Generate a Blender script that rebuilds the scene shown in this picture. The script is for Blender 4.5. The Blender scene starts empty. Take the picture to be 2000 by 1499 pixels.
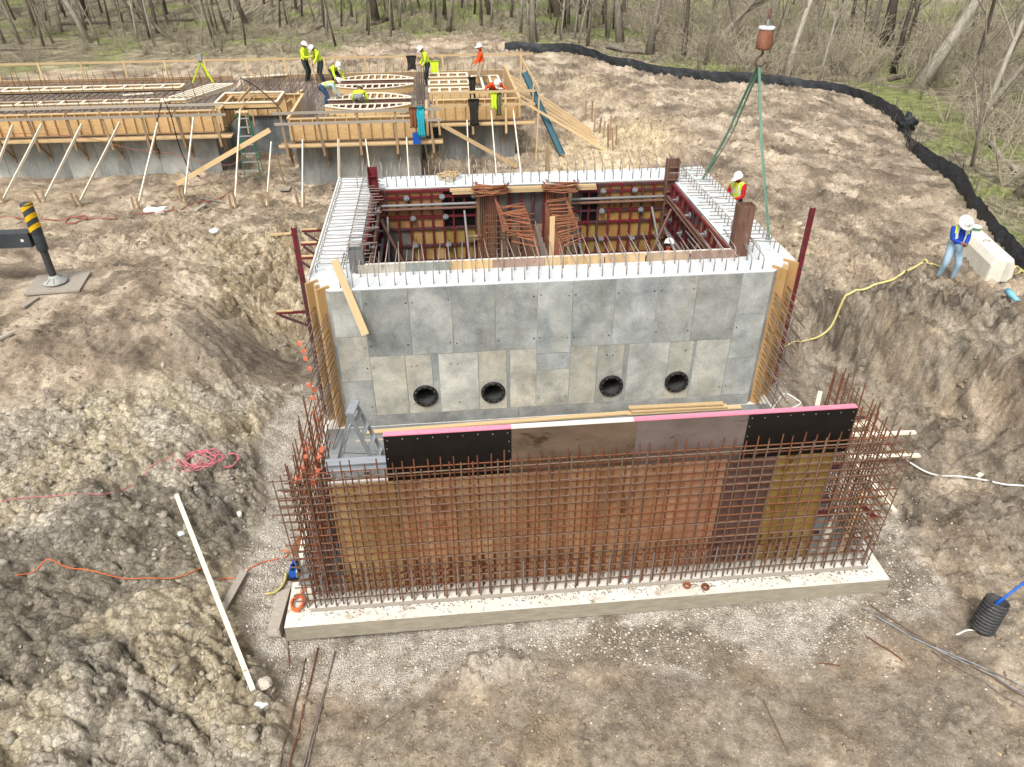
import bpy, bmesh, math, random
import numpy as np
from mathutils import Vector, Matrix, Euler
random.seed(7); NR = np.random.RandomState(11)
sc = bpy.context.scene
COL = sc.collection
R = math.radians

# ------------------------------------------------------------------ camera
CAM = Vector((2.502, -14.195, 10.430)); PIT, YAW, ROL, FPX = R(33.509), R(5.383), R(-0.201), 1445.8
fwd = Vector((math.sin(YAW)*math.cos(PIT), math.cos(YAW)*math.cos(PIT), -math.sin(PIT)))
_r = Vector((math.cos(YAW), -math.sin(YAW), 0)); _u = _r.cross(fwd)
rgt = _r*math.cos(ROL) + _u*math.sin(ROL); upv = -_r*math.sin(ROL) + _u*math.cos(ROL)
cd = bpy.data.cameras.new('camera'); cam = bpy.data.objects.new('camera', cd); COL.objects.link(cam)
cam.matrix_world = Matrix(((rgt.x, upv.x, -fwd.x, CAM.x), (rgt.y, upv.y, -fwd.y, CAM.y), (rgt.z, upv.z, -fwd.z, CAM.z), (0, 0, 0, 1)))
cd.sensor_width = 36; cd.lens = 36*FPX/2000; cd.clip_start = .1; cd.clip_end = 1500
sc.camera = cam

# ------------------------------------------------------------------ light
SUN_EL, SUN_AZ = R(56), R(205)          # azimuth clockwise from +Y
w = bpy.data.worlds.new('World'); sc.world = w; w.use_nodes = True
nt = w.node_tree; bg = nt.nodes['Background']
sky = nt.nodes.new('ShaderNodeTexSky'); sky.sky_type = 'NISHITA'; sky.sun_disc = False
sky.sun_elevation = SUN_EL; sky.sun_rotation = SUN_AZ; sky.dust_density = 4.0; sky.air_density = 1.2; sky.ozone_density = 1
hs = nt.nodes.new('ShaderNodeHueSaturation'); hs.inputs['Saturation'].default_value = 0.16; hs.inputs['Value'].default_value = 1.25
nt.links.new(sky.outputs[0], hs.inputs['Color']); nt.links.new(hs.outputs[0], bg.inputs['Color'])
bg.inputs['Strength'].default_value = 0.10
sd = bpy.data.lights.new('sun', 'SUN'); sd.energy = 2.1; sd.angle = R(18); sd.color = (1, .975, .945)
so = bpy.data.objects.new('sun', sd); COL.objects.link(so)
sdir = Vector((math.sin(SUN_AZ)*math.cos(SUN_EL), math.cos(SUN_AZ)*math.cos(SUN_EL), math.sin(SUN_EL)))
so.rotation_euler = sdir.to_track_quat('Z', 'Y').to_euler(); so.location = sdir*60
vs = sc.view_settings; vs.view_transform = 'Standard'; vs.look = 'None'; vs.gamma = 1; vs.exposure = 0.5; vs.use_curve_mapping = False
sc.cycles.use_adaptive_sampling = True; sc.cycles.adaptive_threshold = .02; sc.cycles.max_bounces = 6; sc.cycles.diffuse_bounces = 3; sc.cycles.glossy_bounces = 2; sc.cycles.caustics_reflective = False; sc.cycles.caustics_refractive = False

# ------------------------------------------------------------------ places: photo pixel -> point on a real plane
def ray(px, py): return fwd + rgt*((px-1000)/FPX) + upv*((749.5-py)/FPX)
def at(px, py, z=0.0):
    d = ray(px, py); return CAM + d*((z-CAM.z)/d.z)
def atY(px, py, Y):
    d = ray(px, py); return CAM + d*((Y-CAM.y)/d.y)
def V(*a): return Vector(a)

# ------------------------------------------------------------------ materials
MATS = {}
def srgb(h):
    h = h.lstrip('#'); c = [int(h[i:i+2], 16)/255 for i in (0, 2, 4)]
    return tuple(x/12.92 if x <= .04045 else ((x+.055)/1.055)**2.4 for x in c)
def nd(nt, t, **k):
    n = nt.nodes.new(t)
    for a, b in k.items():
        if a.startswith('i_'): n.inputs[a[2:]].default_value = b
        else: setattr(n, a, b)
    return n
def mixc(nt, fac, a, b, mode='MIX'):
    m = nt.nodes.new('ShaderNodeMix'); m.data_type = 'RGBA'; m.blend_type = mode
    for s, v in ((m.inputs[0], fac), (m.inputs[6], a), (m.inputs[7], b)):
        if hasattr(v, 'links') or hasattr(v, 'is_linked'): nt.links.new(v, s)
        elif isinstance(v, (int, float)): s.default_value = v
        else: s.default_value = (*v, 1)
    return m.outputs[2]
def ramp(nt, src, stops):
    r = nt.nodes.new('ShaderNodeValToRGB'); nt.links.new(src, r.inputs[0]); e = r.color_ramp.elements
    while len(e) < len(stops): e.new(.5)
    for el, (p, c) in zip(e, stops): el.position = p; el.color = (*c, 1) if len(c) == 3 else c
    return r.outputs[0]
def noise(nt, co, scale, detail=5, rough=.6, dist=0):
    n = nd(nt, 'ShaderNodeTexNoise', i_Scale=scale, i_Detail=detail, i_Roughness=rough, i_Distortion=dist)
    nt.links.new(co, n.inputs['Vector']); return n.outputs['Fac']
def coords(nt, stretch=(1, 1, 1), space='Object'):
    tc = nd(nt, 'ShaderNodeTexCoord'); oi = nd(nt, 'ShaderNodeObjectInfo'); mp = nd(nt, 'ShaderNodeMapping')
    mp.inputs['Scale'].default_value = stretch
    va = nd(nt, 'ShaderNodeVectorMath', operation='MULTIPLY'); va.inputs[1].default_value = (37, 53, 71)
    nt.links.new(oi.outputs['Random'], va.inputs[0]); nt.links.new(tc.outputs[space], mp.inputs['Vector']); nt.links.new(va.outputs[0], mp.inputs['Location'])
    return mp.outputs[0], oi
def M(name, c1, c2=None, scale=6, rough=.8, bump=.15, bscale=None, metal=0, stretch=(1, 1, 1), rnd=.12, spots=None, spot_scale=12, spot_at=.6, tint=False, spec=.3, emit=0):
    """procedural surface: two tones mottled by noise, optional spots of a third, tone varied per object"""
    if isinstance(c1, str): c1 = srgb(c1)
    if isinstance(c2, str): c2 = srgb(c2)
    if isinstance(spots, str): spots = srgb(spots)
    c2 = c2 or tuple(x*.75 for x in c1)
    m = bpy.data.materials.new(name); m.use_nodes = True; nt = m.node_tree; b = nt.nodes['Principled BSDF']
    co, oi = coords(nt, stretch)
    n1 = noise(nt, co, scale, 6, .62)
    col = ramp(nt, n1, [(.32, c1), (.68, c2)])
    if spots:
        s = noise(nt, co, spot_scale, 5, .7, .4)
        f = ramp(nt, s, [(spot_at, (0, 0, 0)), (spot_at+.09, (1, 1, 1))])
        col = mixc(nt, f, col, spots)
    if tint: col = mixc(nt, 1.0, col, oi.outputs['Color'], 'MULTIPLY')
    if rnd:
        mr = nd(nt, 'ShaderNodeMapRange'); mr.inputs[3].default_value = 1-rnd; mr.inputs[4].default_value = 1+rnd
        nt.links.new(oi.outputs['Random'], mr.inputs[0]); col = mixc(nt, 1.0, col, mr.outputs[0], 'MULTIPLY')
    nt.links.new(col, b.inputs['Base Color'])
    b.inputs['Roughness'].default_value = rough; b.inputs['Metallic'].default_value = metal
    b.inputs['Specular IOR Level'].default_value = spec
    if bump:
        bn = noise(nt, co, bscale or scale*5, 4, .65); bp = nd(nt, 'ShaderNodeBump', i_Strength=bump, i_Distance=.02)
        nt.links.new(bn, bp.inputs['Height']); nt.links.new(bp.outputs[0], b.inputs['Normal'])
    MATS[name] = m; return m

# ------------------------------------------------------------------ mesh building
class MB:
    def __init__(s): s.v = []; s.f = []; s.mi = []
    def add(s, vs_, fs, mi=0):
        o = len(s.v); s.v += [tuple(p) for p in vs_]; s.f += [tuple(i+o for i in f) for f in fs]; s.mi += [mi]*len(fs)
    def box(s, c, size, rot=None, mi=0):
        x, y, z = size[0]/2, size[1]/2, size[2]/2; c = Vector(c)
        vs_ = [Vector((a*x, b*y, d*z)) for a in (-1, 1) for b in (-1, 1) for d in (-1, 1)]
        if rot is not None: vs_ = [rot @ p for p in vs_]
        s.add([c+p for p in vs_], [(0, 1, 3, 2), (4, 6, 7, 5), (0, 4, 5, 1), (2, 3, 7, 6), (0, 2, 6, 4), (1, 5, 7, 3)], mi); return s
    def bx(s, x0, x1, y0, y1, z0, z1, mi=0): return s.box(((x0+x1)/2, (y0+y1)/2, (z0+z1)/2), (x1-x0, y1-y0, z1-z0), None, mi)
    def beam(s, p, q, w_, h_, up=(0, 0, 1), mi=0):
        p, q = Vector(p), Vector(q); L = (q-p).length
        return s.box((p+q)/2, (L, w_, h_), frame(q-p, up), mi)
    def tube(s, pts, r, n=6, mi=0, caps=True, closed=False):
        pts = [Vector(p) for p in pts]; k = len(pts); rs = r if hasattr(r, '__len__') else [r]*k
        t0 = (pts[1]-pts[0]).normalized(); a = t0.orthogonal().normalized(); o = len(s.v)
        for i, p in enumerate(pts):
            if closed: t = (pts[(i+1) % k]-pts[i-1])
            else: t = pts[min(i+1, k-1)]-pts[max(i-1, 0)]
            t = t.normalized() if t.length > 1e-9 else t0
            a = (a-t*a.dot(t)); a = a.normalized() if a.length > 1e-6 else t.orthogonal().normalized(); b = t.cross(a)
            for j in range(n):
                th = 2*math.pi*j/n; s.v.append(tuple(p+(a*math.cos(th)+b*math.sin(th))*rs[i]))
        for i in range(k if closed else k-1):
            i2 = (i+1) % k
            for j in range(n):
                j2 = (j+1) % n; s.f.append((o+i*n+j, o+i*n+j2, o+i2*n+j2, o+i2*n+j)); s.mi.append(mi)
        if caps and not closed:
            s.f.append(tuple(o+j for j in reversed(range(n)))); s.f.append(tuple(o+(k-1)*n+j for j in range(n))); s.mi += [mi, mi]
        return s
    def lathe(s, prof, n=16, c=(0, 0, 0), mi=0, rot=None, a0=0, a1=2*math.pi):
        o = len(s.v); c = Vector(c); k = len(prof); full = abs(a1-a0-2*math.pi) < 1e-6; m = n if full else n+1
        for (r_, z) in prof:
            for j in range(m):
                th = a0+(a1-a0)*j/n; p = Vector((r_*math.cos(th), r_*math.sin(th), z))
                s.v.append(tuple(c+(rot @ p if rot is not None else p)))
        for i in range(k-1):
            for j in range(n):
                j2 = (j+1) % m
                s.f.append((o+i*m+j, o+i*m+j2, o+(i+1)*m+j2, o+(i+1)*m+j)); s.mi.append(mi)
        return s
    def prism(s, poly, z0, z1, mi=0, rot=None, c=(0, 0, 0)):
        n = len(poly); c = Vector(c); P = [Vector((x, y, z)) for z in (z0, z1) for (x, y) in poly]
        if rot is not None: P = [rot @ p for p in P]
        s.add([c+p for p in P], [tuple(reversed(range(n))), tuple(range(n, 2*n))]+[(i, (i+1) % n, n+(i+1) % n, n+i) for i in range(n)], mi); return s
    def mesh(s, name, mats, smooth=False):
        me = bpy.data.meshes.new(name); me.from_pydata(s.v, [], s.f)
        for m in (mats if isinstance(mats, (list, tuple)) else [mats]): me.materials.append(MATS[m] if isinstance(m, str) else m)
        if any(s.mi): me.polygons.foreach_set('material_index', s.mi)
        if smooth: me.polygons.foreach_set('use_smooth', [True]*len(me.polygons))
        me.update(); return me
    def build(s, name, mats, parent=None, smooth=False, **k):
        c = np.mean(np.array(s.v), axis=0); s.v = [tuple(x) for x in (np.array(s.v)-c)]
        return place(name, s.mesh(name, mats, smooth), Matrix.Translation(c), parent, **k)
def frame(d, up=(0, 0, 1)):
    x = Vector(d).normalized(); u = Vector(up)
    if abs(x.dot(u)) > .995: u = Vector((0, 1, 0)) if abs(x.y) < .9 else Vector((1, 0, 0))
    y = u.cross(x).normalized(); z = x.cross(y)
    return Matrix(((x.x, y.x, z.x), (x.y, y.y, z.y), (x.z, y.z, z.z)))
WM = {}
def place(name, mesh, mtx, parent=None, label=None, cat=None, group=None, kind=None, color=None):
    o = bpy.data.objects.new(name, mesh); COL.objects.link(o)
    if parent is not None: o.parent = parent; o.matrix_parent_inverse = WM[parent].inverted()
    o.matrix_basis = mtx; WM[o] = mtx.copy()
    if label: o['label'] = label
    if cat: o['category'] = cat
    if group: o['group'] = group
    if kind or label: o['kind'] = kind or 'thing'
    if color: o.color = (*color, 1)
    return o
def thing(name, loc, label, cat, group=None): return place(name, None, Matrix.Translation(Vector(loc)), None, label, cat, group, 'thing')
CACHE = {}
def unit(shape, mat):
    k = (shape, mat)
    if k not in CACHE:
        b = MB()
        if shape == 'box': b.box((0, 0, 0), (1, 1, 1))
        elif shape == 'bar': b.tube([(-.5, 0, 0), (.5, 0, 0)], 1, 6)
        elif shape == 'pipe': b.tube([(-.5, 0, 0), (.5, 0, 0)], 1, 12)
        CACHE[k] = b.mesh(shape+'_'+mat, mat, shape != 'box')
    return CACHE[k]
def mtx(c, rot, size):
    m = rot.to_4x4() @ Matrix.Diagonal((*size, 1)); m.translation = Vector(c); return m
def beam(name, p, q, w_, h_, mat, parent=None, up=(0, 0, 1), **k):
    """timber or steel section from p to q: w_ across, h_ along up"""
    p, q = Vector(p), Vector(q); return place(name, unit('box', mat), mtx((p+q)/2, frame(q-p, up), ((q-p).length, w_, h_)), parent, **k)
def bar(name, p, q, r, mat, parent=None, shape='bar', **k):
    p, q = Vector(p), Vector(q); return place(name, unit(shape, mat), mtx((p+q)/2, frame(q-p), ((q-p).length, r, r)), parent, **k)
def boxo(name, x0, x1, y0, y1, z0, z1, mat, parent=None, **k):
    return place(name, unit('box', mat), mtx(((x0+x1)/2, (y0+y1)/2, (z0+z1)/2), Matrix.Identity(3), (x1-x0, y1-y0, z1-z0)), parent, **k)
def bent(name, key, pts, r, mat, loc, rotz, parent, n=6):
    """a bent bar whose mesh is shared between alike bars"""
    k = (key, mat)
    if k not in CACHE: CACHE[k] = MB().tube(pts, r, n).mesh(key, mat, True)
    return place(name, CACHE[k], Matrix.Translation(Vector(loc)) @ Matrix.Rotation(rotz, 4, 'Z'), parent)
U = random.uniform
def curve_pts(ctrl, n=8):
    """Catmull-Rom through control points"""
    P = [Vector(p) for p in ctrl]; P = [P[0]*2-P[1]]+P+[P[-1]*2-P[-2]]; out = []
    for i in range(1, len(P)-2):
        for k in range(n):
            t = k/n; a, b, c, d = P[i-1], P[i], P[i+1], P[i+2]
            out.append(.5*((2*b)+(c-a)*t+(2*a-5*b+4*c-d)*t*t+(3*b-a-3*c+d)*t**3))
    return out+[P[-2]]
# ------------------------------------------------------------------ the palette
def concrete_material(name, tint, lo, hi, dark, warm):
    m = bpy.data.materials.new(name); m.use_nodes = True; nt = m.node_tree; b = nt.nodes['Principled BSDF']; co, oi = coords(nt); co2, _ = coords(nt, (3.2, 3.2, .45))
    n1 = noise(nt, co, 1.3, 7, .68, .25); n2 = noise(nt, co2, 1.6, 5, .7); n3 = noise(nt, co, 26, 4, .75)
    col = ramp(nt, n1, [(.30, srgb(dark)), (.46, srgb(lo)), (.66, srgb(hi))])
    col = mixc(nt, ramp(nt, n2, [(.50, (0, 0, 0)), (.72, (.55, .55, .55))]), col, srgb(warm))
    col = mixc(nt, ramp(nt, noise(nt, co, 3.1, 6, .7, .6), [(.56, (0, 0, 0)), (.72, (.5, .5, .5))]), col, srgb(dark))
    col = mixc(nt, .5, col, ramp(nt, n3, [(.3, (.72, .72, .72)), (.68, (1.2, 1.2, 1.2))]), 'MULTIPLY')
    pores = ramp(nt, noise(nt, co, 34, 2, .5), [(.70, (0, 0, 0)), (.75, (.7, .7, .7))]); col = mixc(nt, pores, col, srgb('#55595b'))
    if tint: col = mixc(nt, 1.0, col, oi.outputs['Color'], 'MULTIPLY')
    nt.links.new(col, b.inputs['Base Color']); b.inputs['Roughness'].default_value = .85; b.inputs['Specular IOR Level'].default_value = .25
    bp = nd(nt, 'ShaderNodeBump', i_Strength=.25, i_Distance=.01); nt.links.new(n3, bp.inputs['Height']); nt.links.new(bp.outputs[0], b.inputs['Normal']); MATS[name] = m
concrete_material('concrete', True, '#989994', '#bab9b3', '#7b7d7b', '#aaa08e')
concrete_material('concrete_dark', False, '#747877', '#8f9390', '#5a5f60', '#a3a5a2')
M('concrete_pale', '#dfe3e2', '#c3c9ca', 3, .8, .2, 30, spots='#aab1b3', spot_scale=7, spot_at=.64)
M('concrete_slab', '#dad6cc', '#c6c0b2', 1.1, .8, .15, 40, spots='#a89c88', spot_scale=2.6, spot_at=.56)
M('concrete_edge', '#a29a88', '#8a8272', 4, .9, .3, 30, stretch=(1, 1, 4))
M('block_white', '#ded9cb', '#cbc5b4', 4, .85, .25, 30)
M('pine', '#d9c096', '#c3a274', 4, .7, .12, 20, stretch=(2, 9, 9), rnd=.16)
M('pine_pale', '#efe7d6', '#dccdb0', 4, .7, .1, 20, stretch=(2, 9, 9), rnd=.1)
M('pine_worn', '#a58a68', '#83705a', 4, .8, .2, 20, stretch=(2, 9, 9), rnd=.2)
M('pine_grey', '#b3aa9d', '#958a7c', 4, .8, .2, 20, stretch=(2, 9, 9), rnd=.15)
M('pine_orange', '#c7a26f', '#ad8350', 5, .65, .12, 20, stretch=(1.5, 8, 8), rnd=.08)
M('ply_form', '#dabb8c', '#c5a26c', 3, .6, .08, 20, stretch=(2, 6, 6), spots='#a97c42', spot_scale=6, spot_at=.64, rnd=.08)
M('ply_tint', '#f0ece4', '#b3aa9b', 1.7, .55, .1, 20, stretch=(1, 1, 1), spots='#8a7a66', spot_scale=3.0, spot_at=.58, tint=True, rnd=.06)
M('ply_black', '#1a1614', '#110e0d', 3, .42, .04, 20, spots='#3a3431', spot_scale=9, spot_at=.68, rnd=0)
M('pink_edge', '#e8748f', '#dd95a5', 6, .7, .1, 20, stretch=(6, 1, 1))
M('white_edge', '#e9e3da', '#d5cabd', 6, .7, .1, 20)
M('rebar', '#7d685a', '#61503f', 30, .85, .2, 60, spots='#84573c', spot_scale=25, spot_at=.55, stretch=(3, 1, 1), rnd=.2)
M('rebar_rust', '#82543a', '#69402b', 20, .9, .2, 60, stretch=(3, 1, 1), rnd=.2)
M('rebar_orange', '#a0684a', '#82513a', 20, .9, .2, 60, rnd=.15)
M('rebar_grey', '#8a7e75', '#685d55', 20, .75, .2, 60, rnd=.15)
M('maroon', '#7a2a30', '#561e24', 8, .55, .15, 30, spots='#8b7a76', spot_scale=14, spot_at=.66, rnd=.12)
M('maroon_dull', '#5a3034', '#443034', 8, .7, .2, 30, spots='#827b78', spot_scale=10, spot_at=.58, rnd=.12)
M('steel_rusty', '#7d5c4c', '#5f453a', 5, .75, .2, 30, spots='#9a8d86', spot_scale=6, spot_at=.58)
M('steel_grey', '#8b8a88', '#6d6b69', 6, .5, .15, 30, metal=.2, spots='#a9a7a4', spot_scale=12, spot_at=.6)
M('galv', '#a4a6a7', '#83868a', 9, .5, .1, 30, metal=.4)
M('aluminium', '#c3c7ca', '#a4a8ac', 6, .4, .08, 30, metal=.55)
M('orange_cap', '#e98a6e', '#dc7658', 6, .55, .04, rnd=.06)
M('orange_rope', '#e07848', '#c96236', 40, .8, .2, 90, rnd=.05)
M('pink_rope', '#d9808a', '#c06a76', 40, .8, .2, 90, rnd=.05)
M('red_hose', '#a86a5c', '#8d5448', 20, .7, .1, rnd=.05)
M('black_rubber', '#1f1f20', '#161617', 20, .6, .1)
M('black_plastic', '#4a4a48', '#343433', 14, .6, .1, rnd=.05, spots='#86807a', spot_scale=7, spot_at=.6)
M('yellow_strap', '#d6ca8c', '#beb06a', 12, .75, .15, 60, rnd=.06)
M('green_sling', '#6b8c79', '#587866', 12, .8, .15, 60, rnd=.05)
M('blue_paint', '#1f5fc0', '#1a50a4', 8, .4, .05)
M('pvc_blue', '#86c4d8', '#74b3c8', 6, .4, .04)
M('white_plastic', '#e9e8e3', '#d8d6cf', 6, .45, .04)
M('teal_steel', '#37616e', '#2b4d59', 5, .55, .12, spots='#7d8d90', spot_scale=9, spot_at=.66)
M('crane_grey', '#43484b', '#363b3e', 2, .45, .06, rnd=0, spots='#6a6862', spot_scale=7, spot_at=.68)
M('crane_yellow', '#e8b81e', '#d5a516', 5, .5, .06, rnd=0)
M('pad_grey', '#a7a8a2', '#8e8f88', 7, .6, .15, spots='#8a7b62', spot_scale=9, spot_at=.6)
M('ball_rust', '#a8735a', '#86553f', 6, .8, .4, 16, spots='#d39a7a', spot_scale=7, spot_at=.62, stretch=(1, 1, .4))
M('ball_top', '#d5d8d8', '#bfc2c2', 6, .7, .1)
M('ladder_green', '#2f8a6c', '#277459', 6, .55, .05)
M('tripod_green', '#c9dd35', '#b4c72c', 6, .5, .05)
M('fabric_black', '#35373a', '#202123', 3, .6, .3, 9, stretch=(1, 1, 3), spots='#5a5d60', spot_scale=2.6, spot_at=.6, rnd=0)
M('bark', '#8c8376', '#6a6257', 8, .95, .5, 20, stretch=(1, 1, .25), rnd=.2)
M('bark_dark', '#6a6055', '#4c443c', 8, .95, .5, 20, stretch=(1, 1, .25), rnd=.2)
M('bark_pale', '#b5ae9f', '#918878', 8, .95, .5, 20, stretch=(1, 1, .25), spots='#6a6257', spot_scale=6, rnd=.15)
M('twig', '#8a8172', '#6a6153', 4, .95, 0, rnd=.2)
M('twig_pale', '#a69c88', '#877d69', 4, .95, 0, rnd=.2)
M('dry_grass', '#b3a88d', '#90886a', 1.5, .95, 0, rnd=0)
M('green_grass', '#8c9a58', '#70803f', 1.5, .95, 0, rnd=0)
M('leaf_bud', '#8f9a5a', '#77834a', 4, .9, 0, rnd=.2)
M('hole_black', '#262728', '#1b1c1d', 6, .45, .1)
M('towel_teal', '#34b4c4', '#2a9fb0', 5, .9, .3, 14)
M('cloth_brown', '#8a5a3c', '#74482f', 5, .9, .3, 14)
M('cloth_black', '#3b3632', '#2a2624', 5, .9, .3, 14)
M('cloth_olive', '#6b6f4c', '#565a3c', 5, .9, .3, 14)
# clothing and skin
M('skin', '#9a6a50', '#84573f', 10, .6, .05, rnd=.08)
M('hat_white', '#f2f2ee', '#e6e6e2', 3, .35, 0, rnd=0)
M('hiviz', '#d6ee3c', '#c2da34', 5, .8, .2, 10, rnd=.04)
M('hiviz_orange', '#f4602a', '#e04f1e', 5, .8, .2, 10, rnd=.04)
M('shirt_blue', '#2450b8', '#1b409a', 5, .85, .25, 10, rnd=0)
M('shirt_red', '#c4202a', '#a51a22', 5, .85, .25, 10, rnd=0)
M('shirt_pale', '#b9cfd0', '#a3bcbd', 5, .85, .2, 10, rnd=0)
M('jeans_pale', '#a6bfce', '#89a6b8', 5, .9, .25, 12, rnd=0)
M('jeans_dark', '#3a5578', '#2e4562', 5, .9, .25, 12, rnd=0)
M('trousers_grey', '#8d8d8c', '#787877', 5, .9, .25, 12, rnd=0)
M('trousers_dark', '#3a4240', '#2c3331', 5, .9, .25, 12, rnd=0)
M('trousers_tan', '#b5a68c', '#9e8f76', 5, .9, .25, 12, rnd=0)
M('boots', '#7c654a', '#5e4b36', 8, .8, .2, rnd=.1)
M('reflective', '#dfe2e0', '#cfd2d0', 8, .4, 0, rnd=0)
M('flecks', '#5d5348', '#463e36', 9, .95, 0, rnd=0)
M('rebar_pale', '#a79b90', '#7d726a', 20, .75, .2, 60, rnd=.15)
# ------------------------------------------------------------------ terrain
def hsh(ix, iy, s):
    n = (ix.astype(np.int64)*374761393+iy.astype(np.int64)*668265263+s*974634777) & 0xFFFFFFFF
    n = ((n ^ (n >> 13))*1274126177) & 0xFFFFFFFF
    return ((n ^ (n >> 16)) & 0xFFFFFF)/float(0xFFFFFF)
def vnoise(x, y, s=0):
    ix, iy = np.floor(x), np.floor(y); fx, fy = x-ix, y-iy; ux, uy = fx*fx*fx*(fx*(fx*6-15)+10), fy*fy*fy*(fy*(fy*6-15)+10)
    a, b, c, d = hsh(ix, iy, s), hsh(ix+1, iy, s), hsh(ix, iy+1, s), hsh(ix+1, iy+1, s)
    return (a*(1-ux)+b*ux)*(1-uy)+(c*(1-ux)+d*ux)*uy-.5
def fbm(x, y, oct=4, s=0, gain=.5):
    v, a = 0, 1
    for o in range(oct):
        v = v+a*vnoise(x+o*17.3, y-o*9.1, s+o); x, y = x*.8*2+y*.6*2, y*.8*2-x*.6*2; a *= gain
    return v
def worley(x, y, s=0):
    ix, iy = np.floor(x), np.floor(y); f1 = np.full(x.shape, 9.); f2 = np.full(x.shape, 9.); cid = np.zeros(x.shape)
    for i in (-1, 0, 1):
        for j in (-1, 0, 1):
            cx, cy = ix+i, iy+j; h = hsh(cx, cy, s+2)
            d = np.hypot(cx+.15+.7*hsh(cx, cy, s)-x, cy+.15+.7*hsh(cx, cy, s+1)-y)
            n1 = d < f1; f2 = np.where(n1, f1, np.minimum(f2, d)); cid = np.where(n1, h, cid); f1 = np.where(n1, d, f1)
    return f1, f2, cid
def sm(a, b, x): t = np.clip((x-a)/(b-a), 0, 1); return t*t*(3-2*t)
CP = np.array([
 # pit floor
 (-1.2,-8,-.3),(3,-8,-.3),(10,-8.5,-.3),(12,-6.5,-.25),(11.6,-3.8,-.25),(10.8,-1,-.3),(-1,-6,-.3),(-1.2,-3,-.3),(-1.5,-.5,-.3),(-1.2,2,-.3),(5,-10,-.3),(5,-3,-.3),(-.6,-10,-.1),
 # left spoil
 (-4.3,2.9,1.7),(-5.9,4.9,1.7),(-3.2,3.1,.95),(-2.1,3.9,-.1),(-2.4,2.2,.2),(-2.6,5.5,.6),(-1.2,4.4,.1),(-2.6,7,1.1),(-1.2,6.2,.7),(-1.2,8,1.1),(-3,8.5,1.35),(-8,5,1.6),(-7.8,1.3,1.6),(-5.55,1.2,1.45),(-3.5,-.55,.8),(-6.5,-1.4,1.2),(-3.3,-3.25,.6),(-5.7,-3.5,1.1),(-4,-7.6,.9),(-2.3,-6.5,.35),(-2.4,-1,.15),(-2.3,-3,.15),(-12,0,1.8),(-12,6,1.7),(-9,-6,1.5),(-6,-12,1.2),(-1.9,-9,.1),
 # behind the tank
 (-8,9,1.4),(-8,12,1.15),(-4,12,1.1),(0,12,1.1),(4,11,1.25),(-15,13,1.1),(-14,17,1.0),(-7,17,1.0),(-2,15,.97),(3,15,.95),(4,17,1.0),(6,17,1.0),(9,15,1.2),(8,20,1.2),(10,18,1.6),(12,18,2),(10,24,2),(8,30,2.1),(-10,29,1.8),(0,31,2),(-30,27,1.8),(-30,12,1.2),(-5,21,1),(3,21,1),(-14,21,1),(5,9,1.6),(10.8,10,1.9),
 # right bank
 (10.8,7,1.9),(10.9,4,1.7),(10.9,2.2,1.0),(11.2,.8,.1),(10.5,-.3,-.25),(12.4,.7,.15),(12.8,1.9,.95),(12.9,2.9,1.8),(13.1,-.6,.1),(13.7,.2,1.1),(14,1,1.9),(13.5,-1.9,.1),(14.6,-1.2,1.1),(15.2,-.6,1.9),(13.6,-3.3,.05),(15.2,-3.2,.9),(16.5,-2.4,1.9),(14.2,-6,.1),(17,-5,1.4),(14,-9,0),(18,-9,.9),(14,-14,0),(4,-16,-.2),(20,-14,.8),
 (17,2,2),(15.4,2.2,2.0),(20,10,2),(14,8,2),(16,15,2),(22,20,2.1),(13,12,1.95),(15,25,2.1),(20,-2,2),(18,4,2),
 # woods
 (25,8,1.5),(25,18,1.7),(26,30,1.9),(32,12,.9),(32,-5,1.5),(30,40,2.3),(50,30,2),(60,80,4),(0,48,2.4),(0,70,3.2),(-45,60,3.4),(-40,35,2.2),(0,110,5),(-100,90,5),(100,50,4),(120,150,7),(-130,160,7),(0,200,8),(-120,-20,2),(120,-40,3),(0,-60,0),(-60,-60,1),(60,-60,1)], float)
def _phi(d): return np.sqrt(d*d+.6)
_n = len(CP); _A = np.zeros((_n+3, _n+3)); _A[:_n, :_n] = _phi(np.hypot(CP[:, None, 0]-CP[None, :, 0], CP[:, None, 1]-CP[None, :, 1]))+np.eye(_n)*.02
_A[:_n, _n] = 1; _A[:_n, _n+1:] = CP[:, :2]; _A[_n:, :_n] = _A[:_n, _n:].T
_W = np.linalg.solve(_A, np.concatenate([CP[:, 2], np.zeros(3)]))
def base_h(x, y):
    z = _W[_n]+_W[_n+1]*x+_W[_n+2]*y
    for i in range(_n): z = z+_W[i]*_phi(np.hypot(x-CP[i, 0], y-CP[i, 1]))
    return z
def pdist(x, y, P):
    """distance to a polyline"""
    d = np.full(np.shape(x), 1e9)
    for (ax, ay), (bx, by) in zip(P[:-1], P[1:]):
        vx, vy = bx-ax, by-ay; t = np.clip(((x-ax)*vx+(y-ay)*vy)/(vx*vx+vy*vy), 0, 1); d = np.minimum(d, np.hypot(x-ax-t*vx, y-ay-t*vy))
    return d
FENCE = [(6.78,35.6),(10.3,34.4),(12.7,30.5),(14.9,27.4),(17.2,25.9),(19.6,25),(21.7,23.5),(22.9,21.2),(22.6,18.2),(21.6,15.1),(20.9,13.6),(20.2,9.9),(18.95,6.5),(18.2,4.2),(17.8,2.5),(17.5,0),(17.4,-3)]
FX = np.array(FENCE)
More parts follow.
